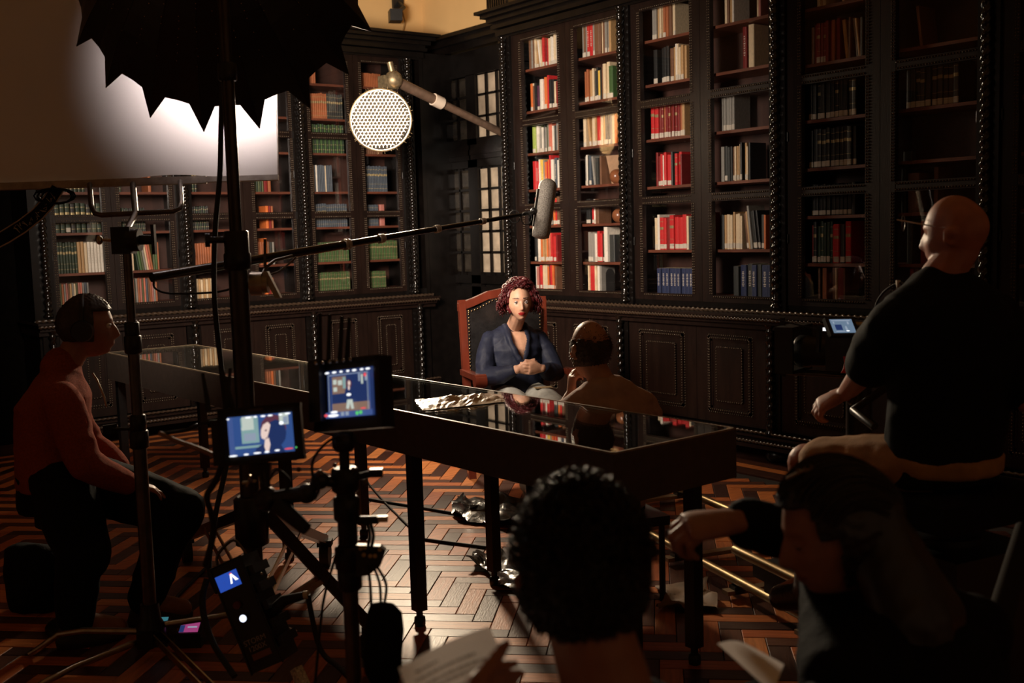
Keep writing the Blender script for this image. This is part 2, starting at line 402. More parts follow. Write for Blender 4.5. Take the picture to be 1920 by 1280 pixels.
def rope(p0, p1, r, pitch, n=8):
    """rope moulding between two points"""
    p0, p1 = Vector(p0), Vector(p1); L = (p1-p0).length; x, y, z = frame_of(p1-p0); N = max(4, int(L/pitch*5)); vs = []; fs = []
    for i in range(N+1):
        h = L*i/N
        for k in range(n):
            a = 2*math.pi*k/n; rr = r*(.72+.28*math.cos(2*a-2*math.pi*h/pitch))
            vs.append(p0+z*h+(x*math.cos(a)+y*math.sin(a))*rr)
    for i in range(N):
        for k in range(n): fs.append((i*n+k, i*n+(k+1) % n, (i+1)*n+(k+1) % n, (i+1)*n+k))
    return vs, fs
def beads(mb, a, b, r=.0078, step=.0185):
    a, b = Vector(a), Vector(b); L = (b-a).length; n = max(1, int(L/step)); d = (b-a)/n
    for i in range(n):
        c = a+d*(i+.5)
        vs = [c+Vector(q)*r for q in ((1, 0, 0), (-1, 0, 0), (0, 1, 0), (0, -1, 0), (0, 0, 1), (0, 0, -1))]
        mb.add(vs, [(0, 2, 4), (2, 1, 4), (1, 3, 4), (3, 0, 4), (2, 0, 5), (1, 2, 5), (3, 1, 5), (0, 3, 5)], True)
M_bead = mat('polished_bead', (.10, .072, .048), .2, .4)
M_rope = mat('polished_rope_moulding', (.045, .028, .018), .24, noise_amt=.2)
SHELVES = []   # filled for the books: (case, door, z, sA, sB, mapping)
def bookcase(key, label, fr, org, cols, pane_s, types, s0, s1, depth_up=.40):
    """fr(s, d, z): s along the front, d into the wall, z up. cols: column positions, pane_s: (sa, sb) of each door's panes"""
    root = thing('bookcase', org, label, 'bookcase')
    sa = fr(1, 0, 0)-fr(0, 0, 0); da = fr(0, 1, 0)-fr(0, 0, 0)
    ax = (sa, da, WZ)
    def bx(mb, a, b, d0, d1, z0, z1): mb.box(fr((a+b)/2, (d0+d1)/2, (z0+z1)/2), (abs(b-a), abs(d1-d0), z1-z0), ax); return mb
    UP = .0            # door front plane is d = .03 ; columns at d = -.01
    mb = MB()          # upper body: back, sides, uprights, fascia
    bx(mb, s0, s1, depth_up-.02, depth_up, 1.0, 3.3)
    b = mb.build('back_panel', M_back, root)
    mb = MB()
    for e in (s0, s1): bx(mb, e-.02, e+.02, -.005, depth_up, 1.0, 3.3)
    for c in cols: bx(mb, c-.065, c+.065, .0, .07, 1.02, 3.25); bx(mb, c-.012, c+.012, .06, depth_up, 1.02, 3.25)
    bx(mb, s0, s1, .03, depth_up, 1.02, 1.075); bx(mb, s0, s1, .0, depth_up, 3.25, 3.32)
    mb.build('upper_frame', M_black, root)
    mb = MB()          # cornice
    for z, h, d in ((3.29, .05, -.03), (3.34, .03, -.06), (3.37, .025, -.045), (3.395, .035, -.09), (3.43, .03, -.13), (3.46, .025, -.17)):
        bx(mb, s0+d*.8, s1-d*.8, d, depth_up, z-h/2, z+h/2)
    mb.build('cornice', M_black, root)
    # lower cabinet
    mb = MB(); LO = -.065
    bx(mb, s0, s1, LO+.05, depth_up, .14, .96)
    for c in cols: bx(mb, c-.06, c+.06, LO+.01, .1, .14, .96)
    mb.build('lower_body', M_black, root)
    mb = MB(); bx(mb, s0-.04, s1+.04, LO-.09, depth_up, .985, 1.0); bx(mb, s0-.02, s1+.02, LO-.05, depth_up, .935, .962)
    bx(mb, s0-.02, s1+.02, LO-.02, depth_up, .90, .935); mb.build('ledge', M_wood, root)
    v, f = rope(fr(s0-.03, -.04, 1.012), fr(s1+.03, -.04, 1.012), .017, .045)
    MB().add(v, f, True).build('rope_moulding', M_rope, root)
    v, f = rope(fr(s0-.03, LO-.075, .972), fr(s1+.03, LO-.075, .972), .017, .03)
    MB().add(v, f, True).build('rope_moulding', M_rope, root)
    mb = MB(); bx(mb, s0-.03, s1+.03, LO-.02, depth_up, .12, .2); bx(mb, s0-.04, s1+.04, LO-.045, depth_up, .17, .185)
    bx(mb, s0-.04, s1+.04, LO-.06, depth_up, .10, .125); mb.build('plinth', M_wood, root)
    v, f = rope(fr(s0-.04, LO-.055, .142), fr(s1+.04, LO-.055, .142), .014, .03)
    MB().add(v, f, True).build('rope_moulding', M_rope, root)
    v, f = rope(fr(s0-.04, LO-.035, .205), fr(s1+.04, LO-.035, .205), .012, .04)
    MB().add(v, f, True).build('rope_moulding', M_rope, root)
    for c in cols:
        MB().lathe(fr(c, LO+.06, 0), WZ, [(.05, 0), (.075, .015), (.085, .045), (.075, .08), (.05, .1), (.05, .11)], 16).build('bun_foot', M_black, root)
    tv, tf = twisted(2.2); tu, tg = twisted(.74, .030)
    for c in cols:
        o = fr(c, -.022, 1.045); MB().add([Vector(q)+o for q in tv], tf, True).build('twisted_column', M_polish, root)
        o = fr(c, LO-.02, .2); MB().add([Vector(q)+o for q in tu], tg, True).build('twisted_column', M_polish, root)
    # doors
    for i, (pa, pb) in enumerate(pane_s):
        if i % 2 == 0: ea, eb = cols[i//2]+.066, (pb+pane_s[i+1][0])/2-.0015
        else: ea, eb = (pane_s[i-1][1]+pa)/2+.0015, cols[i//2+1]-.066
        mb = MB()
        bx(mb, ea, pa, .025, .06, 1.06, 3.25); bx(mb, pb, eb, .025, .06, 1.06, 3.25)
        for z0, z1 in ((1.06, 1.11), (1.77, 1.83), (2.48, 2.54), (3.19, 3.25)): bx(mb, pa, pb, .027, .058, z0, z1)
        d = mb.build('glazed_door', M_wood, root)
        bd = MB()
        for z0, z1 in PANES:
            g = MB(); bx(g, pa-.004, pb+.004, .042, .046, z0-.004, z1+.004); g.build('pane', M_glass, d)
            for q in (.009, .024):
                beads(bd, fr(pa-q, .023, z0), fr(pa-q, .023, z1)); beads(bd, fr(pb+q, .023, z0), fr(pb+q, .023, z1))
            beads(bd, fr(pa, .024, z0-.012), fr(pb, .024, z0-.012)); beads(bd, fr(pa, .024, z1+.012), fr(pb, .024, z1+.012))
        tag(bd.build('bead_trim', M_bead, d), kind='stuff')
        for zz in (1.5, 2.16): MB().cyl(fr(eb-.006 if i % 2 else ea+.006, .018, zz-.03), fr(eb-.006 if i % 2 else ea+.006, .018, zz+.03), .006, None, 8).build('hinge', M_black, d)
        # lower cupboard door: raised panel with two beaded frames
        mb = MB(); bx(mb, ea, eb, LO+.02, LO+.055, .22, .90)
        d = mb.build('cupboard_door', M_wood, root)
        ma, m_b = ea+.12, eb-.12
        mb = MB()
        w = m_b-ma
        for (q0, q1, dd) in ((0, .02, .012), (.02, .035, .004)):
            bx(mb, ma+q0, ma+q1, LO+.02-dd, LO+.03, .30+q0, .83-q0); bx(mb, m_b-q1, m_b-q0, LO+.02-dd, LO+.03, .30+q0, .83-q0)
            bx(mb, ma+q0, m_b-q0, LO+.02-dd, LO+.03, .30+q0, .30+q1); bx(mb, ma+q0, m_b-q0, LO+.02-dd, LO+.03, .83-q1, .83-q0)
        bx(mb, ma+.075, m_b-.075, LO+.006, LO+.03, .375, .755)
        mb.build('raised_panel', M_wood, d)
        bd = MB()
        for q in (-.008, .012, .075):
            z0, z1 = .30+q, .83-q; dd = LO+.006 if q > 0 else LO+.018
            beads(bd, fr(ma+q, dd, z0), fr(ma+q, dd, z1)); beads(bd, fr(m_b-q, dd, z0), fr(m_b-q, dd, z1))
            beads(bd, fr(ma+q, dd, z1), fr(m_b-q, dd, z1)); beads(bd, fr(ma+q, dd, z0), fr(m_b-q, dd, z0))
        tag(bd.build('bead_trim', M_bead, d), kind='stuff')
        # shelves behind the door
        da0, db0 = (cols[i//2]+.014, eb) if i % 2 == 0 else (ea, cols[i//2+1]-.014)
        for z in ZSH[types[i]]:
            mb = MB(); bx(mb, da0, db0, .085, depth_up-.02, z-.02, z); mb.build('shelf', M_shelf, root)
            SHELVES.append((key, i, z, pa-.02, pb+.02, fr))
    return root
XB_ = 5.835
frB = lambda s, d, z: Vector((XB_+d, 7.70-s, z))
colB = [7.70-y for y in (7.594, 6.135, 4.69, 3.242, 1.80)]
paneB = [(7.70-a, 7.70-b) for a, b in ((7.40, 6.93), (6.72, 6.22), (5.975, 5.48), (5.283, 4.765), (4.513, 4.04), (3.833, 3.32), (3.08, 2.60), (2.42, 1.93))]
bcB = bookcase('B', 'tall carved dark wood bookcase with red and cream books behind the seated woman', frB, (XB_, 4.6, 0), colB, paneB,
               ['a', 'a', 'b', 'b', 'a', 'a', 'a', 'a'], .045, 5.96)
YA_ = 8.95
frA = lambda s, d, z: Vector((2.2+s, YA_+d, z))
colA = [x-2.2 for x in (2.325, 3.468, 4.566, 5.70)]
paneA = [(a-2.2, b-2.2) for a, b in ((2.435, 2.80), (2.945, 3.35), (3.54, 3.895), (4.115, 4.47), (4.685, 5.055), (5.225, 5.585))]
bcA = bookcase('A', 'tall carved dark wood bookcase along the left wall behind the large softbox', frA, (4.1, YA_, 0), colA, paneA, ['c']*6, .05, 3.66, .46)
t2 = MB().box((6.05, YA_+.16, 1.66), (.40, .3, 3.32)); tag(t2.build('trim_5', M_black), kind='structure')
# ================================================================ books
PAL = {  # letter: (word, colour)
 'r': ('red', (.50, .020, .022)), 'R': ('dark red', (.19, .014, .014)), 'o': ('orange', (.62, .15, .035)), 's': ('salmon', (.55, .16, .10)),
 'c': ('cream', (.66, .52, .34)), 'w': ('white', (.72, .66, .57)), 't': ('tan', (.45, .27, .12)), 'b': ('brown', (.16, .075, .04)),
 'k': ('black', (.014, .014, .014)), 'g': ('grey', (.25, .235, .21)), 'n': ('dark green', (.016, .035, .018)), 'G': ('green', (.05, .105, .032)),
 'l': ('lime green', (.33, .42, .09)), 'y': ('yellow', (.72, .48, .08)), 'p': ('purple', (.09, .025, .06)), 'u': ('slate blue', (.062, .078, .10)),
 'U': ('navy blue', (.022, .031, .080)), 'e': ('rust', (.34, .105, .040)), 'm': ('pink', (.42, .15, .12)), 'v': ('olive green', (.075, .09, .036)), 'x': ('charcoal', (.035, .038, .036))}
BM = {}
for k, (wname, c) in PAL.items():
    BM[k] = mat('book_'+wname.replace(' ', '_'), c, .5, noise_amt=.18, noise_scale=14, bump=.06, bump_scale=50)
M_page = mat('book_pages', (.55, .45, .30), .9, noise_amt=.15, noise_scale=40)
M_gilt = mat('gilt_lettering', (.36, .28, .14), .45, .5)
def book_unit():
    """unit book: x thickness -.5...5, y depth 0 (spine) ..1, z height 0..1, rounded spine, page block set in"""
    ys = [(-.5, .035), (-.42, .008), (-.2, 0), (.2, 0), (.42, .008), (.5, .035)]
    n = len(ys); vs = []
    for z in (0, 1):
        vs += [(x, y, z) for x, y in ys]+[(.5, 1, z), (-.5, 1, z)]
    m = n+2; fs = [(i, i+1, m+i+1, m+i) for i in range(m-1)]+[(m-1, 0, m, 2*m-1)]
    fs += [tuple(range(m))[::-1], tuple(range(m, 2*m))]
    mi = [0]*len(fs)
    # page block showing on top
    b = len(vs); vs += [(-.4, .06, 1.002), (.4, .06, 1.002), (.4, .98, 1.002), (-.4, .98, 1.002)]; fs.append((b, b+1, b+2, b+3)); mi.append(1)
    return vs, fs, mi
bv, bf, bmi = book_unit()
def band_unit(z0, z1):
    ys = [(-.5, .032), (-.42, .005), (-.2, -.004), (.2, -.004), (.42, .005), (.5, .032)]
    vs = [(x, y-.004, z) for z in (z0, z1) for x, y in ys]; n = 6
    return vs, [(i, i+1, n+i+1, n+i) for i in range(n-1)]
bookmesh = {}
for k in PAL:
    me = bpy.data.meshes.new('book'); me.from_pydata(bv, [], bf); me.materials.append(BM[k]); me.materials.append(M_page)
    me.polygons.foreach_set('material_index', bmi); bookmesh[k] = me
def unit_mesh(name, parts, m):
    vs, fs = [], []
    for v, f in parts:
        n = len(vs); vs += v; fs += [tuple(i+n for i in q) for q in f]
    me = bpy.data.meshes.new(name); me.from_pydata(vs, [], fs); me.materials.append(m); return me
tagmesh = unit_mesh('spine_tag', [band_unit(.03, .17)], M_white)
giltmesh = unit_mesh('gilt_bands', [band_unit(.12, .135), band_unit(.3, .31), band_unit(.62, .70), band_unit(.86, .875)], M_gilt)
def text_unit():
    out = []
    for i in range(9):
        z = .32+i*.055; w = [.5, .7, .35, .6][i % 4]
        out.append(([(-.5*w*.6, -.006, z), (.5*w*.6, -.006, z), (.5*w*.6, -.006, z+.028), (-.5*w*.6, -.006, z+.028)], [(0, 1, 2, 3)]))
    return out
textmesh = unit_mesh('spine_title', text_unit(), M_white)
ORD = ['first', 'second', 'third', 'fourth', 'fifth', 'sixth', 'seventh', 'eighth', 'ninth', 'tenth', 'eleventh', 'twelfth', 'thirteenth', 'fourteenth', 'fifteenth',
       'sixteenth', 'seventeenth', 'eighteenth', 'nineteenth', 'twentieth', 'twenty-first', 'twenty-second', 'twenty-third', 'twenty-fourth', 'twenty-fifth', 'twenty-sixth', 'twenty-seventh', 'twenty-eighth', 'twenty-ninth', 'thirtieth']
# rows: (case, door) -> from the bottom shelf up: 'letters' with options; * = white tag, ' = gilt, " = printed title, / = leans, _ = gap, digits after a letter = width in mm
ROWS = {
 ('B', 0): ["h.21 w*30 m^*28 R14 r*26 c*20 c*20 c*22 o*26 R*20 r*28 o*20 R*26 b20", "h.235 k*16 k*16 x18 w*26 w^*22 o*24 t*20 t*20 o*18 e*18 s*18 e*16 r*20 r*22 r*26 R20",
            "h.24 _30 r*28 R*22 m*24 w*20 r*30 _60 x*40 o*30 r*26 b*30", "h.25 r42 r^36 w26 y^34 g18 o30 r28 o24 r+20 w34 u^30 w26 g22",
            "h.235 _20 l*38 w*30 w*22 g*18 v*16 w*20 x18 g*22 v16 g*20 s*26 s+18 w16 x30 g26 b20", "h.235 o*24 c*22 b18 k26 p*26 g*22 w+40 o+*32 o+26 r+22 k*30 k*26 c*20 R*26 R24",
            "h.25 b28 g24 b20 c*22 t*18 w*/20 c/20 r*26 R*22 r24 c*24 w*26 w*28 c*24 w*30 c26"],
 ('B', 1): ["h.22 _20 c16 r60 c22 w+26 g+22 _200", "h.24 _10 g*32 g*28 g26 w*24 r*30 r*46 n*24 w+42 x60 _90", "h.20 k*28 k*26 _16 r*26 w*22 b40", "h.24 g*22 w*16 x22 u*26 g/22 x30 b20 _20 _150",
            "h.26 c*26 t*/20 c*22 c*20 t*16 r*40 c*22 t*20 u*24 u*22 g20 c+22 o+18 _20 x70 _60", "h.26 _14 e*20 R*18 e*22 t*26 t*20 c*20 x*22 k*18 y*26 k16 b20 c+*34 c+*34 G*46",
            "h.30 g*24 b*22 g18 r*^30 r^36 g*22 b60 b20 c16 b24 g*24 g*26 t24"],
 ('B', 2): ["h.19 _60 _0 U^40 U^42 U^40 U^44 U^40 U^38 U^42 U^40 U^40", "h.26 _30 c*26 w20 r*'34 r*26 R30 r*'36 r*34 r*36 r*34 c*18 x26 r*'26 t14 r*'20 r*34", "h.25 _60 R22 R*26 r*26 w*16 r*26 r*28 r*20 x16 _24 r'26 r'28 R16",
            "h.28 _12 r*'36 r*'40 _24 R*22 R*'20 e*18 R*26 R*'22 e*20 R*24 R*'22 R*26 e*22 t*26", "h.26 _60 k*40 _30 k*30 k*30 k*30 b*36 t28 w*18 c*16 c*18 t*24 t22", "h.27 _50 g*22 g*26 t18 _10 c*20 c*20 e*26 e26 b30 c16 c*18"],
 ('B', 3): ["h.22 _90 x40 _20 U^44 x^+40 U^36 x30 U^46 U^50 U^44 _20", "h.26 k20 x24 t*22 c*26 c*24 _6 t*16 c*24 c*22 c*20 _10 b*/22 t/16 g+/18 x*/22 k*/20 k*/20 x*24 o16", "h.26 _20 g30 x*28 x22 k24 b*18 c*18 t*18 c*16 k*16 _14 t*18 c*16 k16 _10",
            "h.26 _30 g10 _4 g*24 g*26 g*26 g*24 _260", "h.27 _210 R+^36 _16 c+50 _60", "h.26 _60 c24 b20 t24 w16 _200 c20 m20"],
 ('B', 4): ["h.24 _60 b16 _20 e20 e18 _50 b18 c14 R24 R26 b14", "h.27 _20 R*14 k*'26 n*24 n*'24 n*22 n*26 n'20 r14 r*'44 x*36 r*'44", "h.20 _10 k*30 k*32 k*30 k*32 k*30 k*32 k*30 k*30 k*30 k*30 k30", "h.25 k*32 k*32 k*'32 k*'34 k*'32 k*'32 k*'34 k*'32 k*'34 k*'32 k*30",
            "h.25 k*28 x*30 k*'34 x*34 x*34 k*34 k*'30 x*34 k*36 k*'34 k*'32", "h.26 _16 b24 R20 R*'30 R*20 R*'22 R24 R22 e24 R16 R24 t/28 b16 g/20 t/18 x20", "h.24 _60 c24 t20 c24 _120 c20 b30"],
 ('B', 5): ["h.22 _60 R30 b28 _200 R30 x30", "h.27 _30 x40 _60 R40 R44 R36 R40 _40", "h.26 x30 b80 _100 b30", "h.06 _10 x60 _60", "h.25 _20 k*30 x*34 k*'34 x*'34 k*36 k*'34 x*'36 k*'34 k*'36 k*'34", "h.25 _80 b/22 _340", ""],
 ('B', 6): ["h.24 k30 x30 b30 R30 k34", "h.25 k30 n30 x34 k30 k34 n30", "h.24 x30 x30 k34 b30", "h.25 k30 x34 n30 k30", "h.25 x30 k30 k34 b30", "h.25 k30 R30 x34 k30", ""],
 ('B', 7): ["", "h.25 k30 n30 x34 k30 k34 n30", "", "h.25 k30 x34 n30 k30", "", "", ""],
 ('A', 0): ["h.19 m16 g14 b16 v14 e18 g14 m16 b14 t18 g14 c16 v16 m18 s16 g16 u20 g16", "h.245 s18 n*'20 n'18 n'20 n'18 n'20 n'18 n'20 n'18 t24 t22 c22 w^22 w^22 w^22 w^20 w^22", "h.23 s20 R18 n'34 n'34 n*'36 k'34 n'34 n'36 k'34 n'34 n'34", "h.22 _20 n'30 k'30 n'32 k'30 n'30 x'30 n'32 n'30 n'30", "h.24 n'30 k'30 n'32 k'30 n'30", "h.24 n'30 k'30 n'32 k'30 n'30", ""],
 ('A', 1): ["h.20 s16 e14 g16 u16 b16 R14 e16 s18 n12 g16 e18 m18 v16 s16 u18 b14 e16 m16 g16 e16", "h.23 r^22 r^22 r^20 t26 t24 c24 n/16 G/22 v/18 g/20 c/16 s/20 e/18 v18 G20 e14", "h.19 k'14 n'14 k'16 _20 n'14 k'16 n'14 k'16 k'14 n'16 k'14 n'14 k'14 n'16 k'14 n'14 k'14", "h.22 k'16 n'16 k'20 n'18 _220 e30", "h.24 e30 b30", "", ""],
 ('A', 2): ["h.17 t20 b18 t20 c22 t20 c24 t22 c22 t20 c22 t24", "h.21 e22 e22 e20 e24 e22 e22 e20 e22 e24 e20 b20", "h.20 _30 k'16 n'16 k'16 k'16 n'16 k'16 n'16 k'16 n'16 k'16 k'16", "h.22 k'24 n'24 k'24 n'24 k'22", "h.22 k30 b30", "", ""],
 ('A', 3): ["h.15 G22 n20 v20 n20 _40 o+30 R+26 e26", "h.20 e22 e22 e22 e22 e22 e22 o+26 b22 x26 g20", "h.20 w'20 k'18 _120 o30 R24 e20", "h.22 x26 s20 n18 v18 n18 v18 n18 v18 R40 e30", "h.22 R40 e30 R40", "h.22 b40 R30", ""],
 ('A', 4): ["h.17 "+"G'16 v'16 "*11, "h.18 "+"v'16 G'16 "*11, "h.21 "+"u'18 "*19, "h.24 c16 u18 u16 u16 c18 u16 w16 u16 u16 u16 u16 u16 c10 u16 u16 u16 u16", "h.26 "+"G'17 n'16 "*10, "h.23 "+"e'18 "*12+"x'18 "*8, "h.2 "+"e18 "*8],
 ('A', 5): ["h.16 _20 "+"G'16 v'14 "*8, "h.18 _16 "+"G'15 v'16 "*10, "h.20 "+"u'17 "*12+"_14 m60", "h.24 c12 "+"u'17 "*18, "h.24 "+"b20 "*14, "h.24 "+"b18 "*12, "h.13 "+"e18 "*16],
}
import re
cands = []
for key, i, z, sa, sb, fr in SHELVES:
    zs = sorted({q for k2, i2, q, *_ in SHELVES if k2 == key and i2 == i}); row = zs.index(z)
    spec = ROWS.get((key, i), [''])
    if row >= len(spec) or not spec[row].strip(): continue
    rr = random.Random(hash_ := (ord(key)*131+i*17+row)); spec_ = spec[row]
    toks = spec_.split(); hh = float(toks[0][1:]); toks = toks[1:]
    items = []
    for tk in toks:
        mo = re.match(r"([A-Za-z_])([^0-9]*)(\d+)", tk); items.append((mo.group(1), mo.group(2), int(mo.group(3))/1000))
    tot = sum(x[2] for x in items); sc = (sb-sa)/tot if (tot > (sb-sa) or tot > .8*(sb-sa)) else 1
    s = sa; nth = 0; plean = 0
    nxt = min([q for q in zs if q > z+.05] or [3.25])
    for L, opt, w in items:
        w *= sc
        if L == '_': s += w; continue
        nth += 1
        h = hh*(rr.uniform(.88, 1.03) if key == 'B' and 'k*' not in L+opt else rr.uniform(.97, 1.02))
        if '+' in opt: h *= 1.17
        if L == 'U': h = hh*(1.0+.0*rr.random())
        h = min(h, nxt-z-.03)
        lean = -R(7) if '/' in opt else 0.0
        if lean and not plean: s += h*math.sin(R(7))+.002
        plean = lean
        dd = .12 + rr.uniform(0, .02) if key == 'B' else .125
        depth = min(.17, h*.72)
        sm = s+w/2
        if '/' in opt: sm += 0
        base = fr(sm, dd, z+.0005 + (w/2*math.sin(abs(lean)) if '/' in opt else 0))
        x, y, zz = proj(base+Vector((0, 0, h/2)))
        px = w*h*(FPX/zz)**2
        inframe = 20 < x < 1905 and 10 < y < 1270
        hid = key == 'A' and (x < 525 and y < 335)
        vis = (1 if inframe and not hid else 0)
        if key == 'B' and 1700 < x < 1860 and y > 380: vis = 0
        if key == 'B' and i >= 4: px *= .55
        cands.append((vis*px, key, i, row, len(zs)-row, nth, L, opt, w*(.95 if key == 'B' else .85), depth, h, base, lean, fr))
        s += w
cands.sort(key=lambda c: -c[0])
bookrest = MB(); BRM = [BM[k] for k in PAL]+[M_white, M_gilt]; BKI = list(PAL)
DOORW = {'B': 'right', 'A': 'left'}
for n, (sc_, key, i, row, down, nth, L, opt, w, depth, h, base, lean, fr) in enumerate(cands):
    sa_ = fr(1, 0, 0)-fr(0, 0, 0); da_ = fr(0, 1, 0)-fr(0, 0, 0)
    # x axis along the shelf (left to right), y into the case
    M4 = Matrix(((sa_.x, da_.x, 0, base.x), (sa_.y, da_.y, 0, base.y), (sa_.z, da_.z, 1, base.z), (0, 0, 0, 1))) @ Matrix.Rotation(lean, 4, 'Y') @ Matrix.Diagonal((w, depth, h, 1))
    if n < 300 and sc_ > 0:
        o = bpy.data.objects.new('book', bookmesh[L]); COL.objects.link(o); o.matrix_world = M4
        word = PAL[L][0]
        lab = "%s book%s, %s from left, %s shelf down, %s bookcase's %s door" % (word, ' with white tag' if '*' in opt else '', ORD[nth-1], ORD[down-1], DOORW[key], ORD[i])
        tag(o, lab, 'book', 'books in the %s bookcase' % DOORW[key])
        for ch, me, nm in (('*', tagmesh, 'spine_tag'), ("'", giltmesh, 'gilt_bands'), ('^', textmesh, 'spine_title')):
            if ch in opt:
                c = bpy.data.objects.new(nm, me); COL.objects.link(c); c.parent = o
    else:
        bookrest.cur = BKI.index(L); bookrest.add([M4 @ Vector(q) for q in bv], bf)
        for ch, uu, mi_ in (('*', [band_unit(.03, .17)], len(BKI)), ("'", [band_unit(.12, .135), band_unit(.3, .31), band_unit(.62, .70), band_unit(.86, .875)], len(BKI)+1)):
            if ch in opt:
                bookrest.cur = mi_
                for v, f in uu: bookrest.add([M4 @ Vector(q) for q in v], f)
br = bookrest.build('book_rows', BRM); tag(br, 'smaller and darker books filling the remaining shelves of both bookcases', 'books', kind='stuff')
# odd things on the shelves of the second door of the right bookcase
def onB(s, d, z): return frB(s, d, z)
S2 = paneB[1]
tag(MB().ell(onB(S2[0]+.315, .17, 1.95+.058), .058, None, 20, 14).build('wooden_ball', mat('polished_brown_wood', (.24, .085, .035), .25, noise_amt=.3, noise_scale=12)),
    'polished brown wooden ball beside stacked books on the fourth shelf down', 'ball')
tag(MB().ell(onB(S2[0]+.335, .17, 1.643+.058), .058, None, 20, 14).build('wooden_ball', MATS['polished_brown_wood']),
    'brown wooden ball one shelf below the other ball, behind the door rail', 'ball')
for k_, (cc, wd_, lab) in enumerate((('y', .14, 'yellow book lying flat at the bottom of the small stack beside the ball'), ('c', .15, 'cream book lying flat in the middle of the small stack beside the ball'), ('w', .13, 'white book lying flat on top of the small stack beside the ball'))):
    o = bpy.data.objects.new('flat_book', bookmesh[cc]); COL.objects.link(o)
    b = onB(S2[0]+.385, .16, 1.952+.031*k_); M4 = Matrix(((0, 0, 0, 0),)*4)
    sa_ = Vector((0, -1, 0)); da_ = Vector((1, 0, 0))
    cols_ = (WZ*.029, da_*.15, sa_*wd_)
    M4 = Matrix(((cols_[0].x, cols_[1].x, cols_[2].x, b.x), (cols_[0].y, cols_[1].y, cols_[2].y, b.y), (cols_[0].z, cols_[1].z, cols_[2].z, b.z+.015), (0, 0, 0, 1)))
    o.matrix_world = M4; tag(o, lab, 'book', 'stacked flat books')
cv = MB(); a = onB(S2[0]+.20, .2, 1.952)
axl = (Vector((.12, -.98, .0)).normalized(), Vector((.96, .12, .25)).normalized(), Vector((-.25, 0, .97)).normalized())
cv.box(a+Vector((.02, -.05, .115)), (.13, .012, .23), axl)
tag(cv.build('pamphlet', mat('buff_cover', (.36, .22, .13), .6, noise_amt=.15)), 'buff pamphlet leaning back behind the wooden ball', 'pamphlet')
tag(MB().box(onB(S2[0]+.22, .16, 1.99), (.1, .20, .05)).build('red_box', BM['s']), 'small red box lying on the shelf below the wooden ball stack', 'box') if False else None
def bookend(s, z, lab):
    mb = MB(); pts = [(-.05, 0), (.05, 0)]+[(.05*math.cos(a), .13+.05*math.sin(a)) for a in [math.pi*i/8 for i in range(9)]]
    mb.prism(pts, onB(s, .15, z+.001), (Vector((0, -1, 0)), WZ, WX), .004); mb.box(onB(s, .20, z+.0035), (.10, .10, .004))
    tag(mb.build('bookend', M_blackmetal), lab, 'bookend', 'metal bookends')
bookend(S2[0]+.345, 1.337, 'dark round-topped metal bookend on the sixth shelf down beside a white book')
bookend(S2[0]+.235, 1.101, 'dark round-topped metal bookend on the bottom shelf beside cream books')
# ================================================================ long glass-topped display table
TZ = .89; TH = .17
# corners of the top, seen in the photograph: near (front right), far right, far left, front left
cN, cR_, cB, cL = Vector((2.318, 2.513, 0)), Vector((2.915, 2.557, 0)), Vector((2.823, 7.17, 0)), Vector((2.222, 7.225, 0))
t = thing('display_table', (2.57, 4.87, 0), 'long dark display table with a glass top in the middle of the room', 'table')
lx_ = (cL-cN).normalized(); wx_ = Vector((lx_.y, -lx_.x, 0)); LEN = (cL-cN).length; WID = .595
def T(a, b, z): return cN+lx_*a+wx_*b+Vector((0, 0, z))
M_tbl = mat('brown_laminate', (.056, .040, .032), .6, noise_amt=.15, noise_scale=30)
M_edge = mat('worn_pale_edge', (.20, .145, .09), .45, noise_amt=.3, noise_scale=30)
M_felt = mat('case_bottom', (.02, .014, .010), .7, noise_amt=.3)
tax = (lx_, wx_, WZ); th = .022
MB().box(T(LEN/2, th/2, TZ-TH/2), (LEN, th, TH), tax).build('side_panel', M_tbl, t)
MB().box(T(LEN/2, WID-th/2, TZ-TH/2), (LEN, th, TH), tax).build('side_panel', M_tbl, t)
MB().box(T(th/2, WID/2, TZ-TH/2), (th, WID-2*th, TH), tax).build('end_panel', M_tbl, t)
MB().box(T(LEN-th/2, WID/2, TZ-TH/2), (th, WID-2*th, TH), tax).build('end_panel', M_tbl, t)
MB().box(T(LEN/2, WID/2, TZ-TH+.008), (LEN-.01, WID-.01, .016), tax).build('case_floor', M_felt, t)
e = MB(); ew = .010
for b in (ew/2, WID-ew/2): e.box(T(LEN/2, b, TZ+.003), (LEN, ew, .006), tax)
for a in (ew/2, LEN-ew/2): e.box(T(a, WID/2, TZ+.003), (ew, WID, .006), tax)
e.build('edge_trim', M_edge, t)
M_tglass = glass('table_glass', (.93, .95, .93), .06)
for a in (0, 1, 2): MB().box(T(.01+(LEN-.02)*(a+.5)/3, WID/2, TZ+.003), ((LEN-.02)/3-.001, WID-.022, .005), tax).build('glass_top', M_tglass, t)
for (x, y) in ((2.27, 7.14), (2.345, 4.93), (2.335, 3.72), (2.47, 2.60), (2.79, 7.10), (2.84, 5.05), (2.875, 3.93), (2.875, 2.70)):
    l = MB(); l.box((x, y, (.065+TZ-TH)/2), (.048, .048, TZ-TH-.065), tax); l.cyl((x, y, .038), (x, y, .068), .014, None, 10)
    l.lathe((x, y, 0), WZ, [(.022, 0), (.024, .018), (.022, .036), (.012, .04)], 12); l.build('leg', M_blackmetal, t)
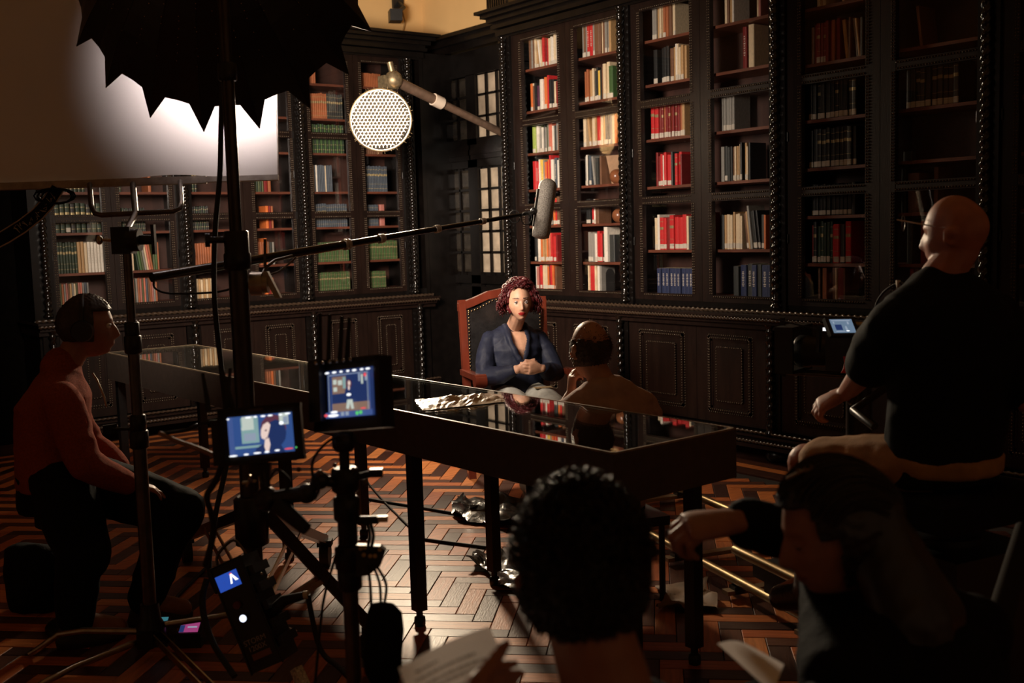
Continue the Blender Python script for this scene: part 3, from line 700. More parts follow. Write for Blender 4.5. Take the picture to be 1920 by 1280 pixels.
# documents lying in the case, near its right end and further along
rd = random.Random(5)
def sheet(name, a, b, w, h, ang, z, lab, m=None, cat='document'):
    ca = Vector((lx_.x*math.cos(ang)-lx_.y*math.sin(ang), lx_.x*math.sin(ang)+lx_.y*math.cos(ang), 0)); cb_ = Vector((ca.y, -ca.x, 0))
    return tag(MB().box(T(a, b, z), (w, h, .002), (ca, cb_, WZ)).build(name, m or mat('aged_paper', (.42, .34, .22), .8, noise_amt=.15)), lab, cat)
zf = TZ-TH+.018
sheet('document_sheet', .20, .10, .26, .10, .12, zf, 'pale document strip inside the table case at its near right corner')
sheet('document_sheet', .52, .09, .34, .08, .02, zf, 'long pale document strip inside the table case behind the curly-haired head')
for q, (a, b, lab) in enumerate(((3.0, .16, 'open pale document lying in the table case beside the left monitor'), (3.28, .2, 'folded cream document in the table case left of the tall monitor'),
                                 (3.75, .2, 'tan document lying in the table case right of the tall stand'), (4.1, .18, 'buff document lying in the far left part of the table case'))):
    sheet('document_sheet', a, b, .22, .16, rd.uniform(-.3, .3), zf, lab, mat('buff_paper_%d' % (q % 2), [(.33, .25, .13), (.40, .33, .24)][q % 2], .8, noise_amt=.2))
# crumpled plastic-wrapped packet on the glass
q0, q1, q2, q3_ = [Vector((*c[:2], 0)) for c in (T(1.14, .05, 0), T(1.075, .42, 0), T(1.255, .535, 0), T(1.41, .19, 0))]
N, Mq = 26, 12; vs = []; fs = []
def pk(i, j):
    a, b = i/(N-1), j/(Mq-1); p = q0.lerp(q1, a).lerp(q3_.lerp(q2, a), b)
    w = p+Vector((noise.noise(p*22)*.012, noise.noise(p*21+Vector((5, 0, 0)))*.012, 0)); e = min(a*4, (1-a)*4, b*3, (1-b)*3, 1)
    return w, e
for top in (1, 0):
    for j in range(Mq):
        for i in range(N):
            w, e = pk(i, j); hz = TZ+.0085+(e*.016+abs(noise.noise(w*30))*.016*(.3+e) if top else 0)
            vs.append((w.x, w.y, hz))
K = N*Mq
for j in range(Mq-1):
    for i in range(N-1):
        a = j*N+i; fs.append((a, a+1, a+N+1, a+N)); fs.append((K+a, K+a+N, K+a+N+1, K+a+1))
rim = [i for i in range(N)]+[N*j+N-1 for j in range(1, Mq)]+[N*(Mq-1)+i for i in range(N-2, -1, -1)]+[N*j for j in range(Mq-2, 0, -1)]
for a, b in zip(rim, rim[1:]+rim[:1]): fs.append((b, a, K+a, K+b))
o = mesh_obj('wrapped_packet', vs, fs, mat('clear_wrap_over_cream', (.74, .62, .50), .3, noise_amt=.12, noise_scale=18, coat=.25))
tag(o, 'crumpled plastic-wrapped cream packet lying on the glass table top', 'packet')
# ================================================================ lighting and camera gear
rh = Vector((rt.x, rt.y, 0)).normalized(); fh = Vector((fw.x, fw.y, 0)).normalized()
def PV(x, y, d, z): p = P(x, y, d); return Vector((p.x, p.y, z))
# ---- diffusion cloth on a tube frame
BR = P(520, 327, 4.64); pu = (WZ*math.cos(R(9))+fh*math.sin(R(9))); pn = rh.cross(pu)*-1
if pn.dot(fh) < 0: pn = -pn
PWD, PHT = 1.75, 1.45
def PP(a, b, n=0): return BR-rh*a+pu*b+pn*n
t = thing('diffusion_panel', PP(PWD/2, 0), 'large white diffusion cloth on a tube frame behind the softbox', 'panel')
m = bpy.data.materials.new('diffusion_cloth'); m.use_nodes = True; nt = m.node_tree; nt.nodes.clear()
out = nt.nodes.new('ShaderNodeOutputMaterial'); mx = nt.nodes.new('ShaderNodeMixShader'); df = nt.nodes.new('ShaderNodeBsdfDiffuse'); tl = nt.nodes.new('ShaderNodeBsdfTranslucent')
df.inputs[0].default_value = (.72, .68, .68, 1); tl.inputs[0].default_value = (.75, .68, .62, 1); mx.inputs[0].default_value = .05
nt.links.new(df.outputs[0], mx.inputs[1]); nt.links.new(tl.outputs[0], mx.inputs[2]); nt.links.new(mx.outputs[0], out.inputs[0])
NX, NY = 40, 30; vs = []; fs = []
for s in (0, 1):
    for j in range(NY+1):
        for i in range(NX+1):
            a, b = PWD*i/NX, PHT*j/NY; w = noise.noise(Vector((a*3, b*3, 0)))*.008*min(1, b*6)
            if j == 0 and .28 < a < .62: b += .012*math.sin((a-.28)/.34*math.pi)
            vs.append(PP(a, b, w+.0015*s))
K = (NX+1)*(NY+1)
for s in (0, 1):
    for j in range(NY):
        for i in range(NX):
            a = s*K+j*(NX+1)+i; f = (a, a+1, a+NX+2, a+NX+1); fs.append(f if s else f[::-1])
mesh_obj('cloth', vs, fs, m, t, [True]*len(fs))
M_tubef = mat('frame_tube', (.34, .29, .26), .4, .6, noise_amt=.25, noise_scale=25)
MB().bar(PP(-.005, -.014, -.004), PP(.30, -.014, -.004), .022, .022, pu).bar(PP(.30, -.014, -.004), PP(PWD, -.022, -.004), .022, .03, pu).build('bottom_tube', M_tubef, t)
MB().tube([PP(PWD, 0), PP(PWD, PHT)], .012, 8).build('side_tube', M_blackmetal, t); MB().tube([PP(0, PHT), PP(PWD, PHT)], .012, 8).build('top_tube', M_blackmetal, t)
MB().tube([PP(-.002, .0, .006), PP(-.002, PHT, .006)], .004, 6).build('side_tube', M_tubef, t)
KEY.location = PP(.62, .62, .16); KEY.rotation_euler = Vector((math.cos(R(41)), math.sin(R(41)), -.17)).to_track_quat('-Z', 'Z').to_euler()
# webbing strap with handwriting and a tied cord, hanging from the frame
t = thing('webbing_strap', P(75, 350, 4.46), 'dark webbing strap with pale edges and handwriting tied under the diffusion cloth', 'strap')
pts = [P(x, y, d) for x, y, d in ((108, 352, 4.45), (92, 378, 4.44), (70, 402, 4.42), (42, 424, 4.40), (10, 444, 4.38), (-30, 464, 4.36))]
sv, sf = [], []; ed = []
for i, p in enumerate(pts):
    tg = (pts[min(i+1, 5)]-pts[max(i-1, 0)]).normalized(); nn = tg.cross(fw).normalized()
    sv += [p-nn*.028, p+nn*.028, p+nn*.028+fw*.003, p-nn*.028+fw*.003]; ed.append((p-nn*.027-fw*.001, p+nn*.027-fw*.001, nn, tg))
for i in range(5):
    for k in range(4): sf.append((4*i+k, 4*i+(k+1) % 4, 4*i+4+(k+1) % 4, 4*i+4+k))
mesh_obj('strap', sv, sf, M_blackcloth, t)
e_ = MB()
for k in (0, 1): e_.tube([q[k] for q in ed], .0028, 5)
e_.build('piping', mat('pale_piping', (.42, .33, .27), .6), t)
e_ = MB(); rw = random.Random(2)
for i in range(15):
    q = ed[1+i//5]; p = (q[0]+q[1])/2 + q[3]*((i % 5)*.014-.028)
    e_.tube([p+q[2]*rw.uniform(-.018, .018)+q[3]*rw.uniform(-.008, .008)-fw*.003 for _ in range(4)], .0011, 4)
e_.build('handwriting', M_white, t)
kn = MB(); c = P(88, 352, 4.44)
for k in range(3): kn.tube([c+rt*(.06*math.cos(a)*(1+.2*k)+.04)+up*(.03*math.sin(a)-.035)-fw*.01*k for a in [6.283*i/14 for i in range(14)]], .004, 5, closed=True)
kn.build('tied_cord', M_blackcloth, t)
# ---- C-stand with U-bracket that carries the panel
DC = 4.18
base = P(272, 1000, DC); bx_, by_ = base.x, base.y
def CS(z, dx=0): return Vector((bx_, by_, z))+rh*dx
zt = 1.58
t = thing('panel_stand', (bx_, by_, 0), 'dark light stand with a U-shaped bracket carrying the diffusion cloth', 'stand')
zk = P(255, 450, DC).z
MB().tube([CS(.12), CS(.86)], .0255, 14).build('lower_column', M_steel, t); MB().tube([CS(.86), CS(1.25)], .021, 14).build('middle_column', M_steel, t)
MB().tube([CS(1.25), CS(zk-.02)], .0165, 12).build('upper_column', M_steel, t)
for z_, r_ in ((.86, .036), (.92, .030), (1.22, .032), (1.27, .027), (1.02, .0), ):
    if r_: MB().lathe(CS(z_), WZ, [(r_*.8, -.035), (r_, -.03), (r_, .03), (r_*.8, .035)], 14).build('collar', M_blackmetal, t)
kn = MB(); kn.tube([CS(.90), CS(.905)-rh*.09+fh*-.02], .007, 8); kn.box(CS(.905)-rh*.10-fh*.02, (.05, .012, .035)); kn.build('wing_knob', M_blackmetal, t)
c = CS(zk)
hd = MB(); hd.box(c+rh*-.01, (.07, .07, .10), (rh, fh, WZ)); hd.cyl(c+rh*.01-fh*.01, c+rh*.055-fh*.01, .042, None, 18); hd.cyl(c+rh*.055-fh*.01, c+rh*.10-fh*.01, .018, None, 12); hd.box(c+rh*.105-fh*.01+WZ*.0, (.012, .025, .11), (rh, fh, WZ)); hd.build('grip_head', M_blackmetal, t)
hd = MB(); hd.tube([c-rh*.04, c-rh*.09+WZ*.005], .006, 8); hd.ell(c-rh*.10+WZ*.004, (.014, .012, .018), (rh, fh, WZ), 10, 6); hd.build('tee_handle', M_chrome, t)
U = [P(168, 345, 4.60), P(171, 385, 4.46), P(178, 400, 4.42), P(190, 403, 4.41), P(325, 396, 4.41), P(337, 391, 4.42), P(340, 380, 4.46), P(338, 340, 4.60)]
MB().tube(U, .0105, 10).build('u_bracket', M_steel, t)
MB().tube([c+WZ*.03, P(254, 400, 4.41), P(249, 345, 4.60)], .0125, 10).build('spigot_rod', M_steel, t)
hub = MB().lathe(CS(.10), WZ, [(.03, -.03), (.055, -.02), (.055, .03), (.04, .06), (.035, .12)], 16); hub.box(CS(.10)-fh*.05, (.06, .06, .06), (rh, fh, WZ)); hub.build('leg_hub', M_blackmetal, t)
def cleg(dx, dy, L, z0):
    d = (rh*dx+fh*dy).normalized(); p = [CS(z0)+d*.04, CS(z0)+d*(L*.55), CS(z0-.015)+d*(L*.75), CS(.035)+d*(L*.93), CS(.014)+d*L]
    MB().tube(p, .0125, 10).build('leg', M_chrome, t)
cleg(-.55, -.83, .62, .09); cleg(.93, .36, .55, .13); cleg(-.97, .1, .5, .11)
l = MB(); d = (rh*.62-fh*.78).normalized(); s_ = Vector((-d.y, d.x, 0))
for k in (-1, 1): l.bar(CS(.11)+d*.05+s_*.018*k, CS(.03)+d*.75+s_*.018*k, .006, .025)
l.build('flat_leg', M_chrome, t)
# ---- crank stand: mast with softbox on top, roller legs
DM = 3.80
mp = P(462, 800, DM); mx_, my_ = mp.x, mp.y
def MS(z, dx=0, dy=0): return Vector((mx_, my_, z))+rh*dx+fh*dy
t = thing('crank_stand', (mx_, my_, 0), 'tall heavy dark crank stand with wheeled legs carrying the softbox', 'stand')
zc = P(445, 465, DM).z; ztop = 2.42
M_mast = mat('mast_steel', (.055, .045, .036), .32, .85, noise_amt=.2, noise_scale=20)
MB().tube([MS(.30), MS(zc)], .033, 16).build('lower_mast', M_mast, t); MB().tube([MS(zc), MS(2.16)], .0215, 14).build('middle_mast', M_mast, t); MB().tube([MS(2.16), MS(ztop)], .0195, 14).build('upper_mast', M_mast, t)
MB().lathe(MS(zc), WZ, [(.036, -.075), (.046, -.07), (.046, -.02), (.042, -.015), (.042, .055), (.036, .06)], 18).build('collar', M_blackmetal, t)
MB().lathe(MS(2.16), WZ, [(.028, -.03), (.032, -.025), (.032, .025), (.024, .03)], 14).build('collar', M_blackmetal, t)
kb = MB(); kb.cyl(MS(zc+.03)-rh*.03, MS(zc+.03)-rh*.085-fh*.02, .012, None, 10); kb.cyl(MS(zc+.03)-rh*.085-fh*.02, MS(zc+.03)-rh*.10-fh*.025, .024, None, 10); kb.build('lock_knob', M_blackmetal, t)
g0 = P(487, 532, DM-.02); g = MB(); g.cyl(g0-rh*.03, g0+rh*.012, .040, None, 18); g.cyl(g0+rh*.012, g0+rh*.03, .032, None, 18); g.box(g0+rh*.042-WZ*.004, (.02, .03, .10), (rh, fh, (WZ-rh*.45).normalized())); g.cyl(g0-rh*.08, g0, .012, None, 8)
g.build('silver_grip_knuckle', mat('pale_cast_metal', (.40, .36, .30), .38, .7, noise_amt=.2), t)
MB().tube([P(497, 500, DM+.06), P(497, 470, DM+.05), P(497, 448, DM+.05)], .006, 8).tube([P(470, 512, DM), P(492, 513, DM+.03), P(500, 500, DM+.06), P(515, 488, DM+.1), P(548, 480, DM+.16)], .006, 8).build('pole_cradle', M_steel, t)
# roller base: far leg ends in a wheel, near leg thick with braces
hb = MS(.62)
MB().lathe(hb, WZ, [(.04, -.09), (.058, -.08), (.058, .08), (.045, .09)], 16).build('leg_collar', M_blackmetal, t)
MB().lathe(MS(.30), WZ, [(.035, -.05), (.05, -.04), (.05, .05), (.038, .06)], 16).build('leg_collar', M_blackmetal, t)
def rleg(tip, w, name='roller_leg'):
    tip = Vector(tip); d = Vector((tip.x-mx_, tip.y-my_, 0)).normalized()
    l = MB(); l.bar(MS(.64)+d*.05, Vector((tip.x, tip.y, .13)), w, .042); l.build(name, M_mast, t)
    l = MB(); q = MS(.64).lerp(Vector((tip.x, tip.y, .13)), .55)
    for k in (-1, 1): l.bar(MS(.28)+d*.05+Vector((-d.y, d.x, 0))*.02*k, q+Vector((-d.y, d.x, 0))*.02*k, .005, .022)
    l.build('leg_brace', M_chrome, t)
    sx = Vector((-d.y, d.x, 0)); wq = Vector((tip.x, tip.y, .062))
    l = MB(); l.cyl(wq-sx*.022, wq+sx*.022, .060, None, 20); l.box(wq+WZ*.055, (.07, .06, .03), (sx, d, WZ)); l.cyl(wq+WZ*.05, wq+WZ*.10, .012, None, 8); l.build('wheel', M_rubber, t)
from math import inf
def floorpt(x, y, z=0.0):
    d = P(x, y, 1)-CAMP; return CAMP+d*((z-H)/d.z)
rleg(floorpt(610, 1038, .06), .035); rleg(floorpt(700, 1212, .06), .045)
rleg(floorpt(350, 1032, .06), .035)
# softbox
SBc = P(420, -15, 4.32); SBR = .598; fi = R(14)
sa = (fw*math.cos(fi)-up*math.sin(fi)-rt*.10).normalized(); su = (up-sa*up.dot(sa)).normalized(); sr = sa.cross(su)
if sr.dot(rt) < 0: sr = -sr
t = thing('softbox', SBc-sa*.52, 'large black many-ribbed parabolic softbox seen from behind at the top', 'softbox')
NR = 18; dep = .50; off = R(90-5)
def rim(th, k=1.0): return SBc+(sr*math.cos(th)+su*math.sin(th))*SBR*k
def ribpt(th, s):      # s 0 at hub .. 1 at tip, parabolic bowl
    r = .12+(1-.12)*s; return SBc-sa*(dep*(1-s**1.9))+(sr*math.cos(th)+su*math.sin(th))*SBR*r
vs, fs = [], []; NSG = 10; NA = 4
for i in range(NR):
    t0 = off+2*math.pi*i/NR; t1 = off+2*math.pi*(i+1)/NR
    for s in range(NSG+1):
        for a in range(NA+1):
            f = a/NA; th = t0+(t1-t0)*f; sag = 1-.035*math.sin(math.pi*f)*(s/NSG)
            smax = 1 if s < NSG else (1, .885, .865, .90, 1)[a]
            q = ribpt(th, (s/NSG) if s < NSG else smax); cc = SBc-sa*sa.dot(SBc-q); vs.append(cc+(q-cc)*sag)
    b = i*(NSG+1)*(NA+1)
    for s in range(NSG):
        for a in range(NA): p_ = b+s*(NA+1)+a; fs.append((p_, p_+1, p_+NA+2, p_+NA+1))
M_sbx = mat('black_softbox_fabric', (.006, .006, .006), .42, noise_amt=.4, noise_scale=30, bump=.15, bump_scale=12)
shell = mesh_obj('fabric_shell', vs, fs, M_sbx, t, [False]*len(fs)); sm_ = shell.modifiers.new('thickness', 'SOLIDIFY'); sm_.thickness = .003
for i in range(NR):
    th = off+2*math.pi*i/NR
    MB().tube([ribpt(th, s/10)-sa*.003 for s in range(11)], .0032, 5).build('rib', M_blackmetal, t)
rv = MB(); rr2 = random.Random(9)
for i in range(NR):
    for f in (.0, .5):
        for s in range(14):
            if rr2.random() < .45: continue
            q = ribpt(off+2*math.pi*(i+f)/NR+rr2.uniform(-.01, .01), .25+.5*s/14+rr2.uniform(-.01, .01)); rv.ell(q-sa*.008, .0022, None, 5, 4)
tag(rv.build('stitch_eyelets', mat('stitch_metal', (.6, .52, .42), .2, 1.0), t), kind='stuff')
MB().lathe(SBc-sa*.58, sa, [(.06, -.02), (.10, 0), (.10, .09), (.08, .10)], 24).build('speed_ring', M_blackmetal, t)
MB().box(SBc-sa*.74, (.2, .26, .30), (sr, su, sa)).build('lamp_head', M_blackmetal, t)
cl = P(321, 62, 4.02)
MB().tube([cl+rt*(.012*math.cos(a))+up*(.028*math.sin(a)) for a in [6.283*i/12 for i in range(12)]], .003, 6, closed=True).tube([cl+up*.028, cl+up*.10, cl+up*.22-fw*.01], .005, 6).build('carabiner', M_steel, t)
MB().tube([MS(ztop-.02), MS(ztop+.05), SBc-sa*.74-su*.1], .022, 8).build('yoke', M_blackmetal, t)
dl = bpy.data.lights.new('softbox_light', 'AREA'); dl.shape = 'DISK'; dl.size = SBR*1.15; dl.energy = BOXPOW; dl.color = (1, .86, .80); dl.spread = R(70)
do = bpy.data.objects.new('softbox_light', dl); COL.objects.link(do); do.location = SBc-sa*.15; do.rotation_euler = sa.to_track_quat('-Z', 'Y').to_euler()
# power cable that runs down beside the mast
pts = [P(*q) for q in ((420, -60, 3.8), (417, 100, 3.84), (414, 255, 3.86), (412, 330, 3.86), (403, 440, 3.85), (402, 560, 3.84), (416, 700, 3.83), (428, 840, 3.82), (405, 960, 3.75), (392, 1060, 3.7), (408, 1110, 3.64))]
def smooth_path(pts, n=6):
    out = []
    for i in range(len(pts)-1):
        p0, p1, p2, p3 = pts[max(i-1, 0)], pts[i], pts[i+1], pts[min(i+2, len(pts)-1)]
        for k in range(n):
            u = k/n; out.append(.5*((2*p1)+(p2-p0)*u+(2*p0-5*p1+4*p2-p3)*u*u+(3*p1-p0-3*p2+p3)*u**3))
    return out+[pts[-1]]
tag(MB().tube(smooth_path(pts), .0095, 7).build('power_cable', M_rubber), 'thick black power cable hanging down beside the tall crank stand', 'cable')
# ---- boom pole and microphone
a, b = P(285, 520, 4.12), P(985, 401, 6.10)
t = thing('boom_pole', a, 'long black boom pole reaching from the crank stand to the grey microphone', 'pole')
cuts = [0]+[(q*4.12)/((1-q)*6.10+q*4.12) for q in (.521, .614, .764, .886)]+[1]; rads = [.019, .0165, .0148, .0130, .0115]
for i in range(5): MB().tube([a.lerp(b, cuts[i]), a.lerp(b, cuts[i+1])], rads[i], 12).build('section', mat('carbon_tube', (.012, .010, .009), .25, noise_amt=.2), t)
for i in range(1, 5):
    q = a.lerp(b, cuts[i]); d = (b-a).normalized()
    MB().lathe(q, d, [(rads[i-1]*1.05, -.02), (rads[i-1]*1.35, -.017), (rads[i-1]*1.35, -.004), (rads[i-1]*1.1, 0), (rads[i-1]*1.35, .004), (rads[i-1]*1.3, .015), (rads[i]*1.05, .02)], 14).build('locking_ring', mat('pale_ring', (.42, .36, .29), .35, .6), t)
MB().tube(smooth_path([P(288, 528, 4.11), P(292, 541, 4.10), P(320, 550, 4.1), P(400, 548, 4.12), P(438, 540, 4.13)]), .0045, 6).build('cable_loop', M_rubber, t)
MB().tube(smooth_path([P(470, 520, 4.2), P(520, 510, 4.25), P(555, 482, 4.3)]), .004, 6).build('cable_loop', M_steel, t)
cl = MB()
for k in range(2):
    c = P(965+k*22, 402+k*3, 6.05)
    cl.tube([c+rt*(.03*math.cos(q))+up*(.035*math.sin(q)-.012)+fw*.004*k for q in [6.283*i/14 for i in range(14)]], .003, 5, closed=True)
cl.build('coiled_cable', M_rubber, t)
mt_, mb_ = P(1029, 336, 6.22), P(1013, 447, 6.18)
t = thing('microphone', mb_, 'grey mesh shotgun microphone basket hanging above the seated woman', 'microphone')
M_mesh = mat('grey_mesh', (.36, .33, .29), .55, .3, noise_amt=.45, noise_scale=160, bump=.5, bump_scale=260)
d = (mt_-mb_).normalized(); L_ = (mt_-mb_).length; r_ = .0515
MB().lathe(mb_, d, [(.012, .0), (.030, .003), (r_*.96, .012), (r_, .05), (r_, L_-.055)], 24).build('basket', M_mesh, t)
MB().lathe(mb_+d*(L_-.055), d, [(r_*1.02, 0), (r_*1.0, .02), (r_*.8, .04), (r_*.42, .053), (.006, .057)], 24).build('basket_cap', M_mesh, t)
s_ = -rt*.9-fw*.43; s_ = (s_-d*s_.dot(d)).normalized(); w_ = d.cross(s_)
MB().box(mb_+d*(L_*.60)+s_*(r_+.004), (.012, .016, .135), (w_, s_, d)).box(mb_+d*(L_*.27)+s_*(r_+.002), (.010, .012, .07), (w_, s_, d)).build('side_clip', M_blackplastic, t)
MB().tube([mb_+d*(L_*.42)+s_*(r_+.006), P(995, 400, 6.14), b], .009, 8).ell(mb_+d*(L_*.42)+s_*(r_+.012), .02, None, 10, 8).build('swivel_mount', M_blackplastic, t)

# ---- field monitors on a stand in the foreground
def emis(name, c, s):
    return mat(name, (0, 0, 0), .4, emit=c, estr=s)
E_blue = emis('screen_blue', (.030, .075, .24), 1.0); E_navy = emis('screen_navy', (.014, .030, .11), 1.0); E_white = emis('screen_white', (.95, .97, 1.0), 1.25); E_dim = emis('screen_grey', (.30, .36, .46), .9)
E_skin = emis('screen_skin', (.80, .62, .55), 1.0); E_hair = emis('screen_hair', (.11, .035, .06), 1.0); E_red = emis('screen_red', (.9, .09, .11), 1.0); E_teal = emis('screen_teal', (.22, .36, .36), 1.0); E_green = emis('screen_green', (.1, .6, .16), 1.0); E_mid = emis('screen_midblue', (.05, .09, .26), 1.0); E_tan = emis('screen_tan', (.26, .16, .12), .9); E_pale = emis('screen_pale', (.52, .58, .52), 1.0)
def pic(t, c, ax, w, h, shapes, name='screen_image'):
    """flat emissive picture: shapes (material, [(u,v)...]) in 0..1, drawn just in front of each other"""
    for i, (m_, poly) in enumerate(shapes):
        mb = MB(); mb.add([c+ax[0]*((u-.5)*w)+ax[1]*((v-.5)*h)+ax[2]*(.0004*(i+1)) for u, v in poly], [tuple(range(len(poly)))])
        mb.build('screen' if i == 0 else name, m_, t)
def rect(u0, v0, u1, v1): return [(u0, v0), (u1, v0), (u1, v1), (u0, v1)]
def oval(u, v, a, b, n=12): return [(u+a*math.cos(6.283*i/n), v+b*math.sin(6.283*i/n)) for i in range(n)]
def monitor(name, lab, c, yaw, pitch, roll, w, h, bz, shapes, th=.03):
    z = (-fw*math.cos(yaw)+rt*math.sin(yaw)).normalized(); z = (z*math.cos(pitch)+up*math.sin(pitch)).normalized()
    x = up.cross(z).normalized(); y = z.cross(x); x, y = x*math.cos(roll)+y*math.sin(roll), y*math.cos(roll)-x*math.sin(roll); ax = (x, y, z)
    t = thing(name, c-y*(h/2+bz[2]), lab, 'monitor', 'field monitors')
    cc = c+x*((bz[1]-bz[0])/2)+y*((bz[3]-bz[2])/2)-z*(th/2+.001)
    b = MB(); b.box(cc, (w+bz[0]+bz[1], h+bz[2]+bz[3], th), ax); b.build('housing', M_blackplastic, t)
    r_ = MB()
    for s in (-1, 1): r_.box(cc+x*s*(w+bz[0]+bz[1]+.006)/2+z*.003, (.012, h+bz[2]+bz[3]+.012, th+.012), ax)
    r_.box(cc+y*(h+bz[2]+bz[3]+.008)/2+z*.003, (w+bz[0]+bz[1]+.02, .010, th+.012), ax); r_.box(cc-y*(h+bz[2]+bz[3]+.008)/2+z*.003, (w+bz[0]+bz[1]+.02, .010, th+.012), ax); r_.build('cage', M_blackmetal, t)
    pic(t, c, ax, w, h, shapes)
    return t, ax
DMo = 2.62
shp1 = [(E_blue, rect(0, 0, 1, 1)), (E_mid, rect(0, 0, .08, 1)), (E_teal, rect(.09, .18, .5, .24)), (E_teal, rect(.20, .3, .47, .95)), (E_pale, rect(.22, .64, .40, .98)), (E_dim, rect(.24, .36, .42, .55)), (E_pale, oval(.235, .68, .03, .05)),
        (E_hair, oval(.70, .62, .20, .36)), (E_navy, oval(.74, .50, .155, .34)), (E_pale, rect(.80, .70, .94, .99)), (E_dim, rect(.86, .72, .93, .9)), (E_white, oval(.83, .74, .035, .045)),
        (E_skin, [(.50, .48), (.51, .62), (.55, .74), (.62, .80), (.66, .72), (.63, .55), (.60, .42), (.55, .36), (.51, .40)]), (E_hair, [(.565, .60), (.60, .62), (.595, .57), (.57, .565)]), (E_skin, [(.53, .08), (.56, .36), (.62, .40), (.64, .2), (.60, .04)]),
        (E_navy, [(.38, 0), (.42, .16), (.53, .26), (.56, .06), (.52, 0)]), (E_navy, [(.60, 0), (.64, .24), (.78, .26), (.86, 0)]),
        ] + [(E_white, oval(u, v, a, .022)) for u, v, a in ((.02, .955, .02), (.33, .955, .05), (.44, .955, .03), (.56, .955, .04), (.67, .955, .04), (.83, .95, .03), (.94, .965, .045), (.06, .02, .065), (.26, .03, .04), (.43, .04, .06), (.58, .045, .04), (.74, .06, .04))] + [(E_red, oval(.92, .075, .07, .02))]
t, ax = monitor('field_monitor', 'lower left field monitor whose bright screen shows the woman in profile', P(489.5, 814, DMo), R(4), R(4), R(5.2), .153, .094, (.012, .012, .012, .012), shp1)
MB().box(P(412, 830, DMo)+fw*.01, (.035, .11, .035), ax).build('battery_grip', M_blackplastic, t)
MB().box(P(480, 768, DMo), (.035, .006, .02), ax).build('top_shoe', M_steel, t)
MB().ell(P(556, 838, DMo)-fw*.004, .0022, None, 8, 6).build('status_light', E_green, t)
for q, (x0, y0, x1, y1) in enumerate(((380, 700, 392, 770), (432, 690, 424, 765), (418, 697, 438, 770))):
    MB().tube([P(x0, y0, DMo+.05), P(x1, y1, DMo+.03)], [.0045, .0075], 8).build('antenna', M_rubber, t)
MB().tube(smooth_path([P(412, 790, DMo), P(385, 792, DMo+.02), P(350, 806, DMo+.05), P(310, 812, DMo+.1)]), .005, 6).build('side_cable', M_rubber, t)
MB().tube(smooth_path([P(300, 812, DMo+.1), P(330, 826, DMo+.06), P(370, 840, DMo+.03), P(405, 855, DMo)]), .006, 6).build('side_cable', mat('tan_cable', (.22, .13, .09), .5), t)
shp2 = [(E_navy, rect(0, 0, 1, 1)), (E_mid, rect(.08, .12, .92, .90)), (E_tan, rect(.10, .12, .9, .30)), (E_navy, rect(.10, .30, .9, .88)), (E_dim, rect(.12, .56, .17, .62)), (E_tan, rect(.12, .5, .42, .86)), (E_pale, rect(.14, .70, .22, .8)), (E_pale, rect(.25, .68, .34, .78)), (E_pale, rect(.15, .55, .23, .64)), (E_teal, rect(.36, .6, .42, .84)), (E_navy, rect(.46, .5, .9, .88)),
        (E_dim, rect(.70, .72, .74, .88)), (E_pale, rect(.76, .66, .80, .86)), (E_dim, rect(.84, .72, .89, .84)), (E_hair, oval(.50, .68, .06, .10)), (E_skin, oval(.51, .70, .028, .05)), (E_navy, oval(.50, .50, .09, .13)), (E_pale, [(.43, .18), (.46, .36), (.57, .36), (.60, .16), (.54, .16), (.52, .28), (.49, .16)]), (E_white, oval(.50, .46, .05, .03)), (E_skin, oval(.51, .60, .02, .05)),
        (E_dim, rect(.07, .10, .085, .9)), (E_dim, rect(.905, .10, .92, .9)), (E_dim, rect(.07, .885, .92, .90)), (E_mid, rect(0, 0, 1, .12))] + [(E_white, oval(u, .95, a, .022)) for u, a in ((.06, .05), (.22, .05), (.37, .035), (.52, .035), (.66, .05), (.82, .04), (.95, .05))] + [(E_white, oval(.2, .12, .08, .025)), (E_white, oval(.18, .05, .12, .03)), (E_dim, rect(.35, .03, .42, .11)), (E_dim, rect(.45, .03, .52, .11)), (E_green, oval(.70, .06, .035, .04)), (E_green, oval(.78, .07, .035, .04)), (E_red, oval(.90, .83, .03, .04)), (E_red, oval(.84, .15, .06, .015)), (E_red, oval(.04, .06, .04, .03))]
t, ax = monitor('field_monitor', 'upper field monitor with a bluish screen showing the whole interview scene', P(657.5, 736, DMo), R(-30), R(4), R(6), .140, .115, (.030, .014, .022, .016), shp2, .04)
MB().box(P(597, 735, DMo)+fw*.05, (.035, .15, .06), ax).build('receiver_pack', M_blackplastic, t)
for x0, x1 in ((600, 600), (618, 616), (641, 637), (655, 650)):
    l = MB(); l.tube([P(x1, 678, DMo+.05), P(x0, 592+(x0-600)*.15, DMo+.06)], [.0062, .0050], 8); l.ell(P(x0, 590+(x0-600)*.15, DMo+.06), .0055, None, 8, 6); l.build('antenna', M_rubber, t)
r_ = MB(); r_.box(P(680, 671, DMo), (.07, .006, .03), ax); r_.build('top_rail', M_steel, t)
for k in range(6): MB().ell(P(592+k*13, 681-k*1.4, DMo-.01), .004, None, 8, 6).build('connector', M_chrome, t)
